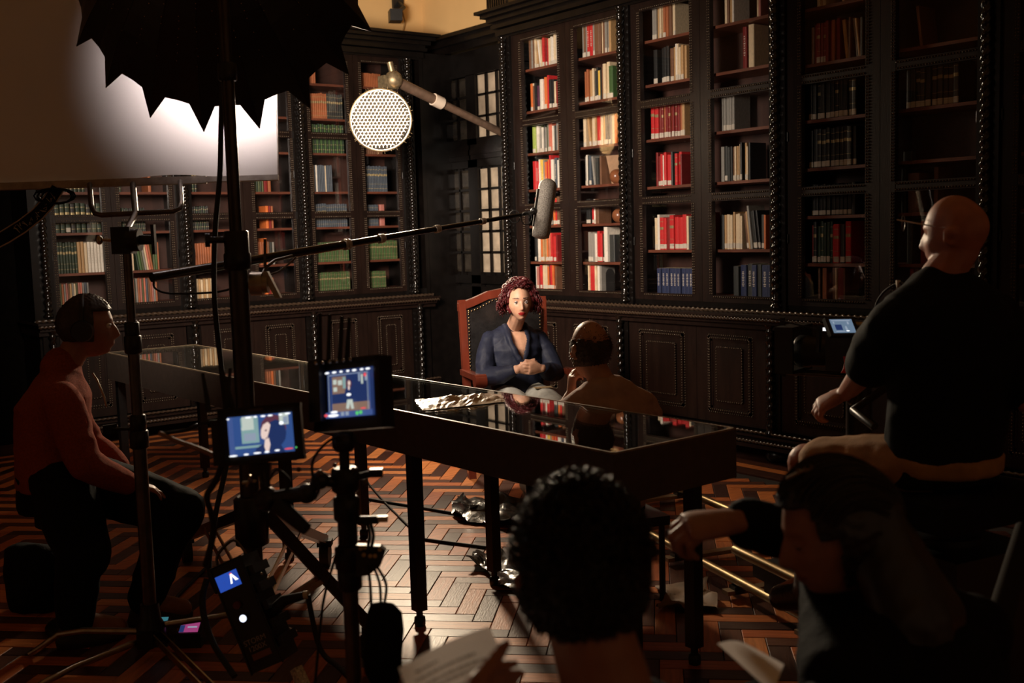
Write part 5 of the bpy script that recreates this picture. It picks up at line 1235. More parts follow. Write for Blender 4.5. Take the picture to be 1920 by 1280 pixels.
# open V neck: drop faces in front of the chest inside a wedge
keep = []
for f in Fc:
    q = Vector(V[list(f)].mean(axis=0))-BW; r_, ff, z = q.dot(HRc), q.dot(HFc), q.z
    if z > .79 and ff > -.03 and abs(r_) < .048*min(1, (z-.79)/.13): continue
    keep.append(f)
for i in range(len(V)):
    q = Vector(V[i]); w = noise.noise(Vector((q.x*11, q.y*11, q.z*16))); V[i] += N_[i]*(.0055*(1-2*abs(w)))
mesh_obj('blouse', V, keep, mat('navy_blouse', (.014, .017, .034), .6, spec=.25, noise_amt=.15, bump=.1, bump_scale=120), t, [True]*len(keep))
mb = MB()
for s in (-1, 1): limb(mb, [TW(.09*s, -.02, hipZ), TW(.10*s, .22, .548), TW(.10*s, .44, .53), TW(.10*s, .47, .3), TW(.10*s, .47, .10)], [.092, .088, .075, .062, .055])
loft(mb, [(TW(0, -.06, .48), HRc*.18, HFc*.13), (TW(0, -.05, .56), HRc*.175, HFc*.13), (TW(0, -.06, .63), HRc*.14, HFc*.105)])
skin_mesh('jeans', mb, .008, mat('pale_denim', (.44, .43, .38), .8, noise_amt=.25, noise_scale=9, bump=.2, bump_scale=150), t, None, 3, .004, 10)
mb = MB(); ux = TW(-.09, .20, .637)
mb.box(ux, (.11, .004, .05), (HRc, WZ, HFc)); MB().add(*(lambda b: (b.v, b.f))(mb)).build('jeans_patch', mat('tan_patch', (.36, .25, .13), .8, noise_amt=.4, noise_scale=60), t)
for s in (-1, 1):
    sh = MB(); loft(sh, [(TW(.10*s, .45, .001), HRc*.040, HFc*.06), (TW(.10*s, .50, .03), HRc*.042, HFc*.10), (TW(.10*s, .47, .09), HRc*.036, HFc*.06)]); sh.build('shoe', M_leather, t)
for s in (-1, 1): MB().tube([Cw+(axw[0]*.078*s-axw[1]*.005-axw[2]*.045)*sw+(axw[2]*(.013*math.cos(a))+axw[1]*(.010*math.sin(a)))-axw[2]*.012 for a in [6.283*i/12 for i in range(12)]], .0018, 5, closed=True).build('earring', M_chrome, t)
rr = random.Random(11); hb = MB()
for i in range(820):
    while True:
        d = Vector((rr.gauss(0, 1), rr.gauss(0, 1), rr.gauss(.25, 1))).normalized()
        if d.y > .32 and d.z < .74: continue
        if d.y > .10 and d.z < -.0: continue
        if d.z < -.34: continue
        break
    root = head_local(tuple(d)); out_ = Vector((d.x*1.35, d.y*.8-.12, d.z*.8+.15)).normalized()
    L = rr.uniform(.055, .10) if d.z > .2 else rr.uniform(.07, .115); tr = rr.uniform(2.6, 4.6); r0 = rr.uniform(.010, .019); ph = rr.uniform(0, 6.28); x_, y_, _ = frame_of(out_); pts = []
    for k in range(25):
        u = k/24; grav = Vector((0, 0, -1))*(.028*u*u*(1.2-.6*d.z)); side = (x_*math.cos(ph+6.283*tr*u)+y_*math.sin(ph+6.283*tr*u))*r0*min(1, u*3)
        q = root+out_*(L*(u-.35*u*u))+grav+side; pts.append(Cw+(axw[0]*q.x+axw[1]*q.y+axw[2]*q.z)*sw)
    hb.tube(pts, [.0034*(1-.5*k/24) for k in range(25)], 4, caps=False)
cap = MB()
for i in range(24):
    for k in range(36):
        pass
tag(hb.build('curly_hair', mat('curly_red_hair', (.085, .010, .012), .38, noise_amt=.4, noise_scale=25), t), kind='stuff')
def hair_cap(C, ax, s, ok, g0, g1, m, t, name='hair', nscale=40, amp=.004, nu=80, nv=64):
    """closed shell over the part of the skull where ok(d) is true"""
    idx = {}; vs = []; fs = []
    def vert(i, k, lay):
        k %= nu; key = (i, k if 0 < i < nv else 0, lay)
        if key not in idx:
            th = math.pi*i/nv; ph = 2*math.pi*k/nu; d = (math.sin(th)*math.cos(ph), math.sin(th)*math.sin(ph), math.cos(th))
            g = g0 if lay == 0 else g1+amp*noise.noise(Vector(d)*nscale*.25)+amp*.6*noise.noise(Vector(d)*nscale*.8)
            q = head_local(d, grow=g); idx[key] = len(vs); vs.append(Vector(C)+(ax[0]*q.x+ax[1]*q.y+ax[2]*q.z)*s)
        return idx[key]
    cells = {(i, k) for i in range(nv) for k in range(nu) if ok((math.sin(math.pi*(i+.5)/nv)*math.cos(2*math.pi*(k+.5)/nu), math.sin(math.pi*(i+.5)/nv)*math.sin(2*math.pi*(k+.5)/nu), math.cos(math.pi*(i+.5)/nv)))}
    for (i, k) in cells:
        o = [vert(i, k, 1), vert(i+1, k, 1), vert(i+1, k+1, 1), vert(i, k+1, 1)]; o = list(dict.fromkeys(o))
        if len(o) > 2: fs.append(tuple(o))
        for (di, dk, a, b) in ((-1, 0, (0, 0), (0, 1)), (1, 0, (1, 1), (1, 0)), (0, -1, (1, 0), (0, 0)), (0, 1, (0, 1), (1, 1))):
            nb = (i+di, (k+dk) % nu)
            if nb in cells or not 0 <= i+di < nv: continue
            p1, p2 = vert(i+a[0], k+a[1], 1), vert(i+b[0], k+b[1], 1); p3, p4 = vert(i+b[0], k+b[1], 0), vert(i+a[0], k+a[1], 0)
            q = list(dict.fromkeys((p1, p2, p3, p4)))
            if len(q) > 2: fs.append(tuple(q))
    return mesh_obj(name, vs, fs, m, t, [True]*len(fs))
hair_cap(Cw, axw, sw, lambda d: (d[1] < .40 or d[2] > .76) and d[2] > -.5 and not (d[1] > .2 and d[2] < 0), -.002, .016, MATS['curly_red_hair'], t, 'hair_base', 40, .006)

# ---------------------------------------------------------------- interviewer, seen from behind across the table
Ci = P(1106, 655, 4.74); si = 1.06
axi = head_axes(fh*.90-rh*.42-WZ*.12, WZ+fh*.14)
FI = (fh*.94-rh*.34).normalized(); RI = FI.cross(WZ)
BI = Vector((Ci.x, Ci.y, 0))+rh*.035-FI*.05
def TI(r_, f, z): return BI+RI*r_+FI*f+WZ*z
t = thing('person', TI(0, 0, 0), 'balding man in tan shirt seated behind the table with his back turned', 'person')
shz = Ci.z-.20*si
mb = MB(); add_head(mb, Ci, axi, si); limb(mb, [Ci-axi[2]*.06-axi[1]*.02, TI(0, -.02, shz+.05)], [.054, .056])
for s in (-1, 1): limb(mb, [TI(0, -.02, shz+.045), TI(.15*s, -.03, shz-.045)], [.042, .045])
rgs = lambda g: [(TI(0, .0, .40), RI*(.17+g), FI*(.125+g)), (TI(0, -.03, .58), RI*(.165+g), FI*(.125+g)), (TI(0, -.03, .74), RI*(.185+g), FI*(.13+g)), (TI(0, -.03, shz-.04), RI*(.20+g), FI*(.105+g)), (TI(0, -.03, shz+.02), RI*(.165+g), FI*(.07+g)), (TI(0, -.03, shz+.055), RI*(.085+g), FI*(.05+g))]
loft(mb, rgs(-.012))
SI = {s: TI(.185*s, -.02, shz-.055) for s in (-1, 1)}; EI = {-1: TI(-.25, .20, shz-.26), 1: TI(.29, .14, shz-.28)}
hw = P(1070, 742, 4.92); WI = {-1: hw, 1: TI(.10, .32, shz-.36)}
for s in (-1, 1):
    limb(mb, [SI[s], EI[s], WI[s]], [.05, .04, .028]); limb(mb, [TI(.09*s, .02, .47), TI(.12*s, .46, .50), TI(.12*s, .48, .08), TI(.12*s, .6, .05)], [.075, .06, .045, .04])
add_hand(mb, hw, WZ*.9+rh*.10, rh*.75-fh*.4, -rh*.3+fh*.8, [.7, .85, 1.0, 1.1], .95, .0)
add_hand(mb, WI[1], FI-RI*.4, -WZ, -RI, .4)
skin_mesh('body', mb, .006, [M_skinM], t, None, 2)
mb = MB(); loft(mb, rgs(.012))
for s in (-1, 1): limb(mb, [TI(.03*s, -.035, shz+.035), TI(.15*s, -.03, shz-.035)], [.070, .070])
for s in (-1, 1): limb(mb, [SI[s], SI[s].lerp(EI[s], .5), SI[s].lerp(EI[s], .85)], [.072, .072, .066])
skin_mesh('shirt', mb, .008, mat('tan_shirt', (.42, .27, .225), .8, spec=.2, noise_amt=.12, bump=.1, bump_scale=180), t, None, 3, .007, 7, (1, 1, 2.2))
mb = MB()
for s in (-1, 1): limb(mb, [TI(.09*s, .02, .47), TI(.12*s, .46, .50), TI(.12*s, .48, .10)], [.095, .078, .06])
loft(mb, [(TI(0, 0, .38), RI*.18, FI*.13), (TI(0, 0, .5), RI*.18, FI*.135)])
skin_mesh('trousers', mb, .01, M_blackcloth, t, None, 2)
hair_cap(Ci, axi, si, lambda d: d[1] < .42 and -.55 < d[2] < .20+.16*noise.noise(Vector(d)*3)+.12*abs(d[0])-.35*max(0, d[1]), -.002, .006, mat('greying_brown_hair', (.045, .026, .016), .6, noise_amt=.4, noise_scale=60), t, 'hair', 60, .004)
hs = MB(); rr = random.Random(5)
for i in range(900):
    d = Vector((rr.gauss(0, 1), rr.gauss(-.3, 1), rr.gauss(.2, .8))).normalized()
    top = d.z > .45
    if d.z < -.5 or d.y > .45 or (top and (rr.random() < .8)): continue
    q = head_local(tuple(d)); o_ = (d+Vector((rr.uniform(-.4, .4), rr.uniform(-.4, .4), rr.uniform(-.2, .5)))).normalized(); L = rr.uniform(.008, .016)
    hs.tube([Ci+(axi[0]*p.x+axi[1]*p.y+axi[2]*p.z)*si for p in (q, q+o_*L*.6, q+o_*L+Vector((0, -.004, -.004)))], .0009, 3, caps=False)
tag(hs.build('loose_hair', mat('sandy_hair', (.09, .048, .026), .5), t), kind='stuff')
ct = thing('side_chair', TI(0, 0, 0), 'plain dark chair beneath the balding man behind the table', 'chair')
MB().box(TI(0, .05, .355), (.44, .44, .04), (RI, FI, WZ)).build('seat', M_blackmetal, ct)
for a in (-.19, .19):
    for b in (-.15, .24): MB().cyl(TI(a, b, 0), TI(a, b, .336), .014).build('leg', M_blackmetal, ct)

# ---------------------------------------------------------------- sound recordist with headphones at left
DSn = 4.5
Cs = P(163, 612, DSn); ss = 1.06
axs = head_axes(rh*.93+fh*.30-WZ*.04, WZ-rh*.02)
FS = (rh*.90+fh*.42).normalized(); RS = FS.cross(WZ)                 # he faces right; his right hand side is near the camera
BS = Vector((Cs.x, Cs.y, 0))-FS*.06
def TS(r_, f, z): return BS+RS*r_+FS*f+WZ*z
t = thing('person', TS(0, 0, 0), 'man in rust sweater with headphones seated in profile at far left', 'person')
shz = Cs.z-.225; hpz = .62
rgs = lambda g: [(TS(0, -.10, hpz), RS*(.165+g), FS*(.135+g)), (TS(0, -.10, .78), RS*(.16+g), FS*(.13+g)), (TS(0, -.09, .95), RS*(.175+g), FS*(.135+g)), (TS(0, -.07, shz-.05), RS*(.195+g), FS*(.115+g)), (TS(0, -.06, shz+.015), RS*(.16+g), FS*(.08+g)), (TS(0, -.045, shz+.06), RS*(.08+g*.6), FS*(.06+g*.6))]
mb = MB(); add_head(mb, Cs, axs, ss); limb(mb, [Cs-axs[2]*.06-axs[1]*.03, TS(0, -.045, shz+.05)], [.055, .060]); loft(mb, rgs(-.012))
SS_ = {s: TS(.18*s, -.06, shz-.05) for s in (-1, 1)}; ES = {1: TS(.235, .0, shz-.30), -1: TS(-.22, .05, shz-.30)}
WS = {1: P(245, 908, DSn-.02), -1: P(232, 880, DSn+.18)}
KS = {1: P(160, 1040, DSn-.12), -1: P(340, 955, DSn+.12)}
for s in (-1, 1):
    limb(mb, [SS_[s], ES[s], WS[s]], [.05, .04, .027])
    k_ = KS[s]; limb(mb, [TS(.10*s, -.08, hpz+.03), k_, Vector((k_.x, k_.y, .1))-FS*(.05 if s > 0 else .16), Vector((k_.x, k_.y, .05))+FS*(.1 if s > 0 else -.02)], [.08, .062, .045, .04])
    add_hand(mb, WS[s], FS*.9-WZ*.30, -WZ, (-RS if s > 0 else RS), [.35, .4, .4, .45], 1.02, .12)
def pickS(p):
    x, y, z = hl(p, Cs, axs, ss); return 0
skin_mesh('body', mb, .0055, [M_skinD], t, None, 2)
eyes(t, Cs, axs, ss)
mb = MB(); loft(mb, rgs(.014))
for s in (-1, 1): limb(mb, [SS_[s], SS_[s].lerp(ES[s], .5), ES[s], ES[s].lerp(WS[s], .55), ES[s].lerp(WS[s], .9)], [.074, .070, .064, .056, .044])
limb(mb, [TS(0, -.05, shz+.055), TS(0, -.045, shz+.075)], [.080, .072])
skin_mesh('sweater', mb, .0075, mat('rust_sweater', (.28, .062, .030), .9, spec=.1, noise_amt=.2, noise_scale=120, bump=.5, bump_scale=320), t, None, 3, .006, 7, (1, 1, 1.6))
mb = MB()
for s in (-1, 1):
    k_ = KS[s]; limb(mb, [TS(.10*s, -.08, hpz+.02), TS(.10*s, -.08, hpz+.02).lerp(k_, .6), k_, Vector((k_.x, k_.y, .33))-FS*(.03 if s > 0 else .08), Vector((k_.x, k_.y, .12))-FS*(.05 if s > 0 else .16)], [.13, .115, .098, .088, .075])
loft(mb, [(TS(0, -.10, hpz-.09), RS*.18, FS*.15), (TS(0, -.10, hpz+.06), RS*.178, FS*.15)])
skin_mesh('trousers', mb, .009, mat('charcoal_trousers', (.007, .0075, .007), .85, spec=.1, noise_amt=.2, bump=.1, bump_scale=150), t, None, 3, .006, 8)
for s in (-1, 1):
    k_ = KS[s]; c = Vector((k_.x, k_.y, 0))-FS*(.05 if s > 0 else .16); sh = MB(); loft(sh, [(c+FS*.05+WZ*.001, RS*.045, FS*.13), (c+FS*.05+WZ*.03, RS*.047, FS*.135), (c+FS*.01+WZ*.075, RS*.04, FS*.08), (c+WZ*.11, RS*.038, FS*.05)]); sh.build('shoe', mat('grey_shoe', (.035, .03, .027), .6, noise_amt=.3), t)
hair_cap(Cs, axs, ss, lambda d: (d[2] > .45-.25*min(0, d[1]) if d[1] > .35 else d[2] > -.42) and not (d[1] > .28 and d[2] < .52), -.002, .010, mat('short_brown_hair', (.028, .018, .010), .5, noise_amt=.4, noise_scale=60), t, 'hair', 60, .005)
hp = MB(); hp.tube([Cs+(axs[0]*(.092*math.cos(a))+axs[2]*(.125*math.sin(a)-.006)-axs[1]*.012)*ss for a in [math.pi*i/18 for i in range(19)]], .009, 8)
for s in (-1, 1): hp.cyl(Cs+(axs[0]*.078*s-axs[1]*.012-axs[2]*.012)*ss, Cs+(axs[0]*.112*s-axs[1]*.012-axs[2]*.012)*ss, .046, .040, 18)
hpt = hp.build('headphones', M_blackplastic, t)
gl = MB(); g0 = [P(174, 700, DSn-.05), P(182, 712, DSn-.08), P(190, 730, DSn-.1), P(196, 745, DSn-.11), P(200, 762, DSn-.1)]
gl.tube(g0, .004, 6); gl.build('hanging_glasses', M_chrome, t)
st = thing('work_stool', TS(0, -.1, 0), 'dark stool hidden under the man in the rust sweater', 'stool')
MB().lathe(TS(-.04, -.06, .44), WZ, [(.11, 0), (.13, .01), (.13, .05), (.11, .06)], 24).build('seat', M_blackcloth, st)
MB().cyl(TS(-.04, -.06, .03), TS(-.04, -.06, .44), .03, None, 14).build('post', M_blackmetal, st)
MB().lathe(TS(-.04, -.06, 0), WZ, [(.12, 0), (.12, .015), (.05, .035), (.03, .04)], 24).build('base', M_blackmetal, st)
bg = thing('shoulder_bag', floorpt(62, 1150), 'black shoulder bag with loose straps on the floor behind the seated man', 'bag')
q0 = floorpt(72, 1140); mb = MB(); loft(mb, [(q0+WZ*.002, rh*.11, fh*.08), (q0+WZ*.06, rh*.13, fh*.1), (q0+WZ*.2, rh*.13, fh*.09), (q0+WZ*.27-rh*.02, rh*.11, fh*.06), (q0+WZ*.29-rh*.02, rh*.06, fh*.03)]); skin_mesh('bag_body', mb, .01, M_blackcloth, bg, None, 2, .008, 9)
for dx in (-.12, -.10): MB().tube([q0+rh*dx+WZ*.26, q0+rh*(dx-.015)+WZ*.2, q0+rh*(dx+.005)+WZ*.12], .004, 5).build('strap', M_blackcloth, bg)
# ---------------------------------------------------------------- camera operator on the dolly
DO = 3.2
Co = P(1791, 436, DO); so = .92
axo = head_axes(-rh*.72+fh*.68-WZ*.10, WZ-rh*.03)
FO = (-rh*.45+fh*.89).normalized(); RO = FO.cross(WZ)
BO = PV(1772, 640, DO+.02, 0)
def TO(r_, f, z): return BO+RO*r_+FO*f+WZ*z
t = thing('person', TO(0, 0, 0), 'bald camera operator in black shirt and khaki shorts seated with his back turned', 'person')
shz = P(1772, 560, DO).z; hz = P(1800, 868, DO).z
rgs = lambda g: [(TO(0, .02, hz-.06), RO*(.175+g), FO*(.13+g)), (TO(0, .0, hz+.06), RO*(.17+g), FO*(.13+g)), (TO(0, -.02, hz+.22), RO*(.18+g), FO*(.135+g)), (TO(0, -.02, shz-.10), RO*(.205+g), FO*(.135+g)), (TO(0, -.01, shz-.01), RO*(.195+g), FO*(.105+g)), (TO(0, .01, shz+.035), RO*(.14+g), FO*(.075+g)), (TO(0, .02, shz+.075), RO*(.07+g*.5), FO*(.06+g*.5))]
mb = MB(); add_head(mb, Co, axo, so); limb(mb, [Co-axo[2]*.05-axo[1]*.012, TO(0, .02, shz+.06)], [.052, .060])
for s in (-1, 1): limb(mb, [TO(0, .015, shz+.06), TO(.15*s, .0, shz-.03)], [.045, .05]); loft(mb, rgs(-.012))
SO = {s: TO(.195*s, -.0, shz-.07) for s in (-1, 1)}
EO = {-1: P(1625, 690, DO+.12), 1: P(1925, 745, DO-.05)}
WO = {-1: P(1588, 735, DO+.32), 1: P(1908, 732, DO+.18)}
KO = {-1: P(1512, 866, DO+.30), 1: P(1690, 892, DO+.42)}
for s in (-1, 1):
    limb(mb, [SO[s], EO[s], WO[s]], [.055, .043, .029])
    k_ = KO[s]; limb(mb, [TO(.10*s, .03, hz-.02), k_, Vector((k_.x, k_.y, .45))-FO*.03, Vector((k_.x, k_.y, .38))+FO*.1], [.07, .060, .045, .036])
add_hand(mb, WO[-1], -rh*.8+fh*.3-WZ*.45, -WZ*.8-rh*.1, fh*.8-rh*.4, [.9, 1.0, 1.0, 1.0], 1.05, .05)
add_hand(mb, WO[1], -rh*.7+fh*.5-WZ*.1, -WZ, fh*.6+rh*.2, [.9, 1.0, 1.0, 1.0], 1.05, .05)
skin_mesh('body', mb, .0055, [M_skinR], t, None, 2)
mb = MB(); loft(mb, rgs(.014))
for s in (-1, 1): limb(mb, [TO(.03*s, .015, shz+.035), TO(.16*s, .0, shz-.045)], [.062, .075])
for s in (-1, 1): limb(mb, [SO[s], SO[s].lerp(EO[s], .5), SO[s].lerp(EO[s], .86)], [.082, .080, .072])
skin_mesh('shirt', mb, .0085, mat('black_tee', (.0075, .008, .0070), .85, spec=.1, noise_amt=.2, bump=.1, bump_scale=200), t, None, 3, .007, 6)
mb = MB()
for s in (-1, 1):
    h0 = TO(.10*s, .03, hz-.03); k_ = KO[s]; limb(mb, [h0+WZ*.02, h0.lerp(k_, .45), h0.lerp(k_, .80)], [.098, .096, .086])
loft(mb, [(TO(0, 0, hz-.03), RO*.18, FO*.145), (TO(0, 0, hz+.02), RO*.187, FO*.15)])
skin_mesh('shorts', mb, .0085, mat('khaki_shorts', (.34, .175, .065), .85, noise_amt=.15, bump=.15, bump_scale=160), t, None, 3, .007, 8)
for s in (-1, 1):
    k_ = KO[s]; sh = MB(); limb(sh, [Vector((k_.x, k_.y, .56))-FO*.02, Vector((k_.x, k_.y, .42))-FO*.03, Vector((k_.x, k_.y, .36))+FO*.12], [.055, .06, .045]); skin_mesh('boot', sh, .01, M_leather, t, None, 2)
MB().tube([WO[-1]+(rh*.9+fh*-.2).normalized()*.012+(fh*math.cos(a)+WZ*math.sin(a))*.034 for a in [6.283*i/16 for i in range(16)]], .009, 8, closed=True).build('wristwatch', M_blackmetal, t)
g = MB(); gx = Co+(axo[0]*-.070+axo[1]*.02+axo[2]*.022)*so; gf = P(1682, 412, DO+.10)
g.tube([Co+(axo[0]*-.078-axo[1]*.015+axo[2]*.018)*so, gx, gf], .0022, 6); g.build('glasses_arm', mat('pale_glasses_arm', (.55, .47, .42), .3), t)
g = MB(); lc = P(1694, 418, DO+.11); g.tube([lc+(rh*.35+fh*.5)*(.030*math.cos(a))+WZ*(.024*math.sin(a)) for a in [6.283*i/18 for i in range(18)]], .0014, 5, closed=True); g.build('glasses_rim', M_steel, t)
# ---------------------------------------------------------------- dolly track, dolly, seat, camera
r1a, r1b = Vector((3.75, 3.735, .075)), Vector((3.41, 2.64, .075)); rd_ = (r1b-r1a).normalized(); rn_ = Vector((-rd_.y, rd_.x, 0))
if rn_.x < 0: rn_ = -rn_
GA = .60
t = thing('dolly_track', r1a+rn_*.3-WZ*.075, 'brass coloured dolly track with flat sleepers on the floor at right', 'track')
for k in (0, GA):
    MB().tube([r1a-rd_*1.0+rn_*k, r1a+rd_*1.9+rn_*k], .021, 12).build('rail', M_brass, t)
for i in range(6):
    c = r1a+rd_*(-.90+.53*i); MB().bar(c-rn_*.06+WZ*-.045, c+rn_*(GA+.06)+WZ*-.045, .05, .018).build('sleeper', mat('ochre_sleeper', (.26, .17, .085), .5, noise_amt=.2), t)
    MB().box(c-WZ*.037, (.05, .05, .034), (rn_, rd_, WZ)).box(c+rn_*GA-WZ*.037, (.05, .05, .034), (rn_, rd_, WZ)).build('rail_chair', M_blackmetal, t)
t = thing('camera_dolly', Vector((TO(0, 0, 0))), 'dark camera dolly with wheels, platform and raised seat under the operator', 'dolly')
dc = r1a+rd_*1.62+rn_*.30
MB().box(Vector((dc.x, dc.y, .22)), (.80, 1.30, .06), (rn_, rd_, WZ)).build('platform', M_blackmetal, t)
for a in (-.30, .30):
    for b in (-.5, .5):
        c = Vector((dc.x, dc.y, 0))+rn_*a+rd_*b
        MB().box(c+WZ*.155, (.12, .26, .06), (rn_, rd_, WZ)).build('wheel_truck', M_blackmetal, t)
        for q in (-.08, .08): MB().cyl(c+rd_*q+WZ*.125-rn_*.02, c+rd_*q+WZ*.125+rn_*.02, .03, None, 16).build('wheel', M_rubber, t)
MB().tube([dc+Vector((0, 0, .2))-rn_*.42-rd_*.75, dc+Vector((0, 0, .2))-rn_*.42+rd_*.5], .02, 10).build('side_bar', M_brass, t)
sp_ = TO(0, .0, 0)
MB().lathe(Vector((sp_.x, sp_.y, .25)), WZ, [(.17, 0), (.17, .02), (.11, .05), (.11, hz-.47)], 24).build('seat_column', M_blackmetal, t)
MB().box(Vector((sp_.x, sp_.y, hz-.115)), (.46, .42, .08), (RO, FO, WZ)).build('seat', M_blackcloth, t)
MB().box(Vector((sp_.x, sp_.y, .45))+FO*-.05, (.34, .30, .40), (RO, FO, WZ)).build('weight_box', M_blackmetal, t)
CR = P(1610, 660, 3.95); FC = (-rh*.80+fh*.60).normalized(); RC = FC.cross(WZ)
t = thing('cinema_camera', Vector((CR.x, CR.y, CR.z-.12)), 'black cinema camera rig with a small lit monitor in front of the operator', 'camera')
def RG(f, r_, z): return CR+FC*f+RC*r_+WZ*z
MB().box(RG(0, 0, 0), (.12, .20, .13), (RC, FC, WZ)).build('camera_body', M_blackplastic, t)
MB().lathe(RG(.10, 0, -.005), FC, [(.05, 0), (.055, .02), (.055, .07), (.06, .08), (.06, .12), (.052, .13)], 24).build('lens', M_blackmetal, t)
mbx = MB()
for dz, dr, sx, sz in ((.085, 0, .19, .012), (-.075, 0, .19, .012), (.005, .09, .012, .17), (.005, -.09, .012, .17)): mbx.box(RG(.245, dr, dz), (sx, .07, sz), (RC, FC, WZ))
mbx.bar(RG(.28, -.02, .12), RG(.28, -.02, -.10), .006, .02); mbx.build('matte_box', M_blackplastic, t)
for s in (-.03, .03): MB().tube([RG(-.30, s, -.085), RG(.26, s, -.085)], .0075, 8).build('support_rod', M_steel, t)
for s in (-.02, .03): MB().tube([RG(-.34, s, .10), RG(.12, s, .10)], .007, 8).build('top_rod', M_brass, t)
mc = P(1580, 611, 3.86); mz = (-fw*.88+rt*.2+up*.45).normalized(); mx1 = up.cross(mz).normalized(); my1 = mz.cross(mx1); mx1, my1 = mx1*.985+my1*.02, my1-mx1*.12
MB().box(mc-mz*.011, (.115, .072, .02), (mx1, my1, mz)).build('monitor_housing', M_blackplastic, t)
E_op = emis('operator_screen', (.13, .19, .27), 1.0)
pic(t, mc, (mx1, my1, mz), .088, .054, [(E_op, rect(0, 0, 1, 1)), (E_dim, rect(.06, .86, .9, .93)), (E_navy, rect(.15, .2, .45, .6)), (E_dim, oval(.62, .3, .05, .2)), (E_dim, rect(.1, .66, .16, .8)), (E_dim, rect(.72, .6, .8, .8)), (E_white, oval(.64, .12, .08, .04)), (E_dim, rect(.1, .06, .5, .12))])
MB().box(P(1547, 617, 3.88), (.014, .012, .008), (rt, up, fw)).build('status_display', E_white, t)
MB().bar(P(1537, 610, 3.92), P(1534, 660, 3.92), .012, .02).bar(P(1450, 598, 4.05), P(1536, 618, 3.92), .005, .005).build('sun_flag', M_blackmetal, t)
rb = MB(); q = [P(1586, 668, 3.78), P(1588, 680, 3.78), P(1586, 692, 3.775), P(1581, 699, 3.77)]
vs, fs = [], []
for p in q: vs += [p-rt*.009, p+rt*.009, p+rt*.009+fw*.002, p-rt*.009+fw*.002]
for i in range(3):
    for k in range(4): fs.append((4*i+k, 4*i+4+k, 4*i+4+(k+1) % 4, 4*i+(k+1) % 4))
rbo = mesh_obj('red_ribbon', vs, fs, mat('red_ribbon', (.65, .03, .05), .5), t)
for i in range(6): MB().box(P(1587-i*.6, 671+i*4.4, 3.777), (.010, .003, .0006), (rt, up, fw)).build('ribbon_print', mat('dark_print', (.10, .01, .01), .6), rbo)
MB().cyl(RG(0, 0, -.08), Vector((CR.x, CR.y, .25)), .045, None, 16).build('support_column', M_blackmetal, t)
MB().tube([RG(-.12, .05, -.10), P(1600, 770, 3.6), P(1640, 800, 3.5)], .014, 8).build('pan_handle', M_blackmetal, t)
cable('video_cable', ((1640, 590, 3.7), (1645, 565, 3.65), (1662, 543, 3.6), (1690, 530, 3.55), (1700, 545, 3.5)), .004, 'thin cable arching up from the cinema camera before the operator')
tag(MB().box(P(1684, 534, 3.56), (.012, .03, .012), (rt, up, fw)).build('cable_plug', M_chrome), 'tiny chrome plug at the end of the arching camera cable', 'plug')
# tripod leg at the right edge
tag(MB().tube([P(1925, 990, 2.6), P(1862, 1200, 2.45)], [.026, .03], 12).build('light_stand_leg', mat('dim_grey_tube', (.022, .018, .015), .8, spec=.08)), 'slanting grey tube leg at the lower right edge', 'stand leg')

# ---------------------------------------------------------------- foreground man, back of the head
Df = 1.5
Cf = P(1090, 1082, Df); sf_ = 1.03
axf = head_axes(fh*.97-rh*.12-WZ*.10, WZ+fh*.10)
FF = (fh*.98-rh*.1).normalized(); RF = FF.cross(WZ); BF = Vector((Cf.x, Cf.y, 0))+rh*.03-FF*.03
def TF(r_, f, z): return BF+RF*r_+FF*f+WZ*z
t = thing('person', TF(0, 0, 0), 'man with short curly black hair in the foreground with his back turned', 'person')
shz = Cf.z-.215
mb = MB(); add_head(mb, Cf, axf, sf_); limb(mb, [Cf-axf[2]*.05-axf[1]*.03, TF(0, -.03, shz+.05)], [.056, .062])
for s in (-1, 1): limb(mb, [TF(0, -.03, shz+.055), TF(.15*s, -.02, shz-.03)], [.045, .05])
rgs = lambda g: [(TF(0, .0, .45), RF*(.17+g), FF*(.125+g)), (TF(0, -.02, .6), RF*(.175+g), FF*(.13+g)), (TF(0, -.02, shz-.08), RF*(.20+g), FF*(.13+g)), (TF(0, -.02, shz-.01), RF*(.185+g), FF*(.10+g)), (TF(0, -.02, shz+.03), RF*(.12+g), FF*(.07+g)), (TF(0, -.02, shz+.055), RF*(.07+g*.7), FF*(.055+g*.7))]
loft(mb, rgs(-.012))
SF = {s: TF(.19*s, -.02, shz-.06) for s in (-1, 1)}; EF = {-1: TF(-.27, .12, shz-.28), 1: TF(.28, .10, shz-.28)}; WF = {-1: P(868, 1395, 1.24), 1: TF(.12, .32, .78)}
for s in (-1, 1):
    limb(mb, [SF[s], EF[s], WF[s]], [.055, .042, .028]); limb(mb, [TF(.1*s, .02, .5), TF(.12*s, .45, .5), TF(.12*s, .47, .08), TF(.12*s, .6, .05)], [.08, .06, .045, .04])
add_hand(mb, WF[-1], FF*.9+RF*.2+WZ*.1, WZ*.3+RF*.9, WZ, .6); add_hand(mb, WF[1], FF-RF*.4, -WZ, -RF, .5)
skin_mesh('body', mb, .0055, [M_skinD], t, None, 2)
mb = MB(); loft(mb, rgs(.014))
for s in (-1, 1): limb(mb, [TF(.03*s, -.03, shz+.03), TF(.16*s, -.02, shz-.035)], [.06, .07])
for s in (-1, 1): limb(mb, [SF[s], SF[s].lerp(EF[s], .5), EF[s], EF[s].lerp(WF[s], .85)], [.078, .072, .062, .045])
skin_mesh('shirt', mb, .008, mat('black_shirt', (.008, .008, .009), .85, spec=.1, noise_amt=.2, bump=.1, bump_scale=200), t, None, 3, .006, 7)
mb = MB()
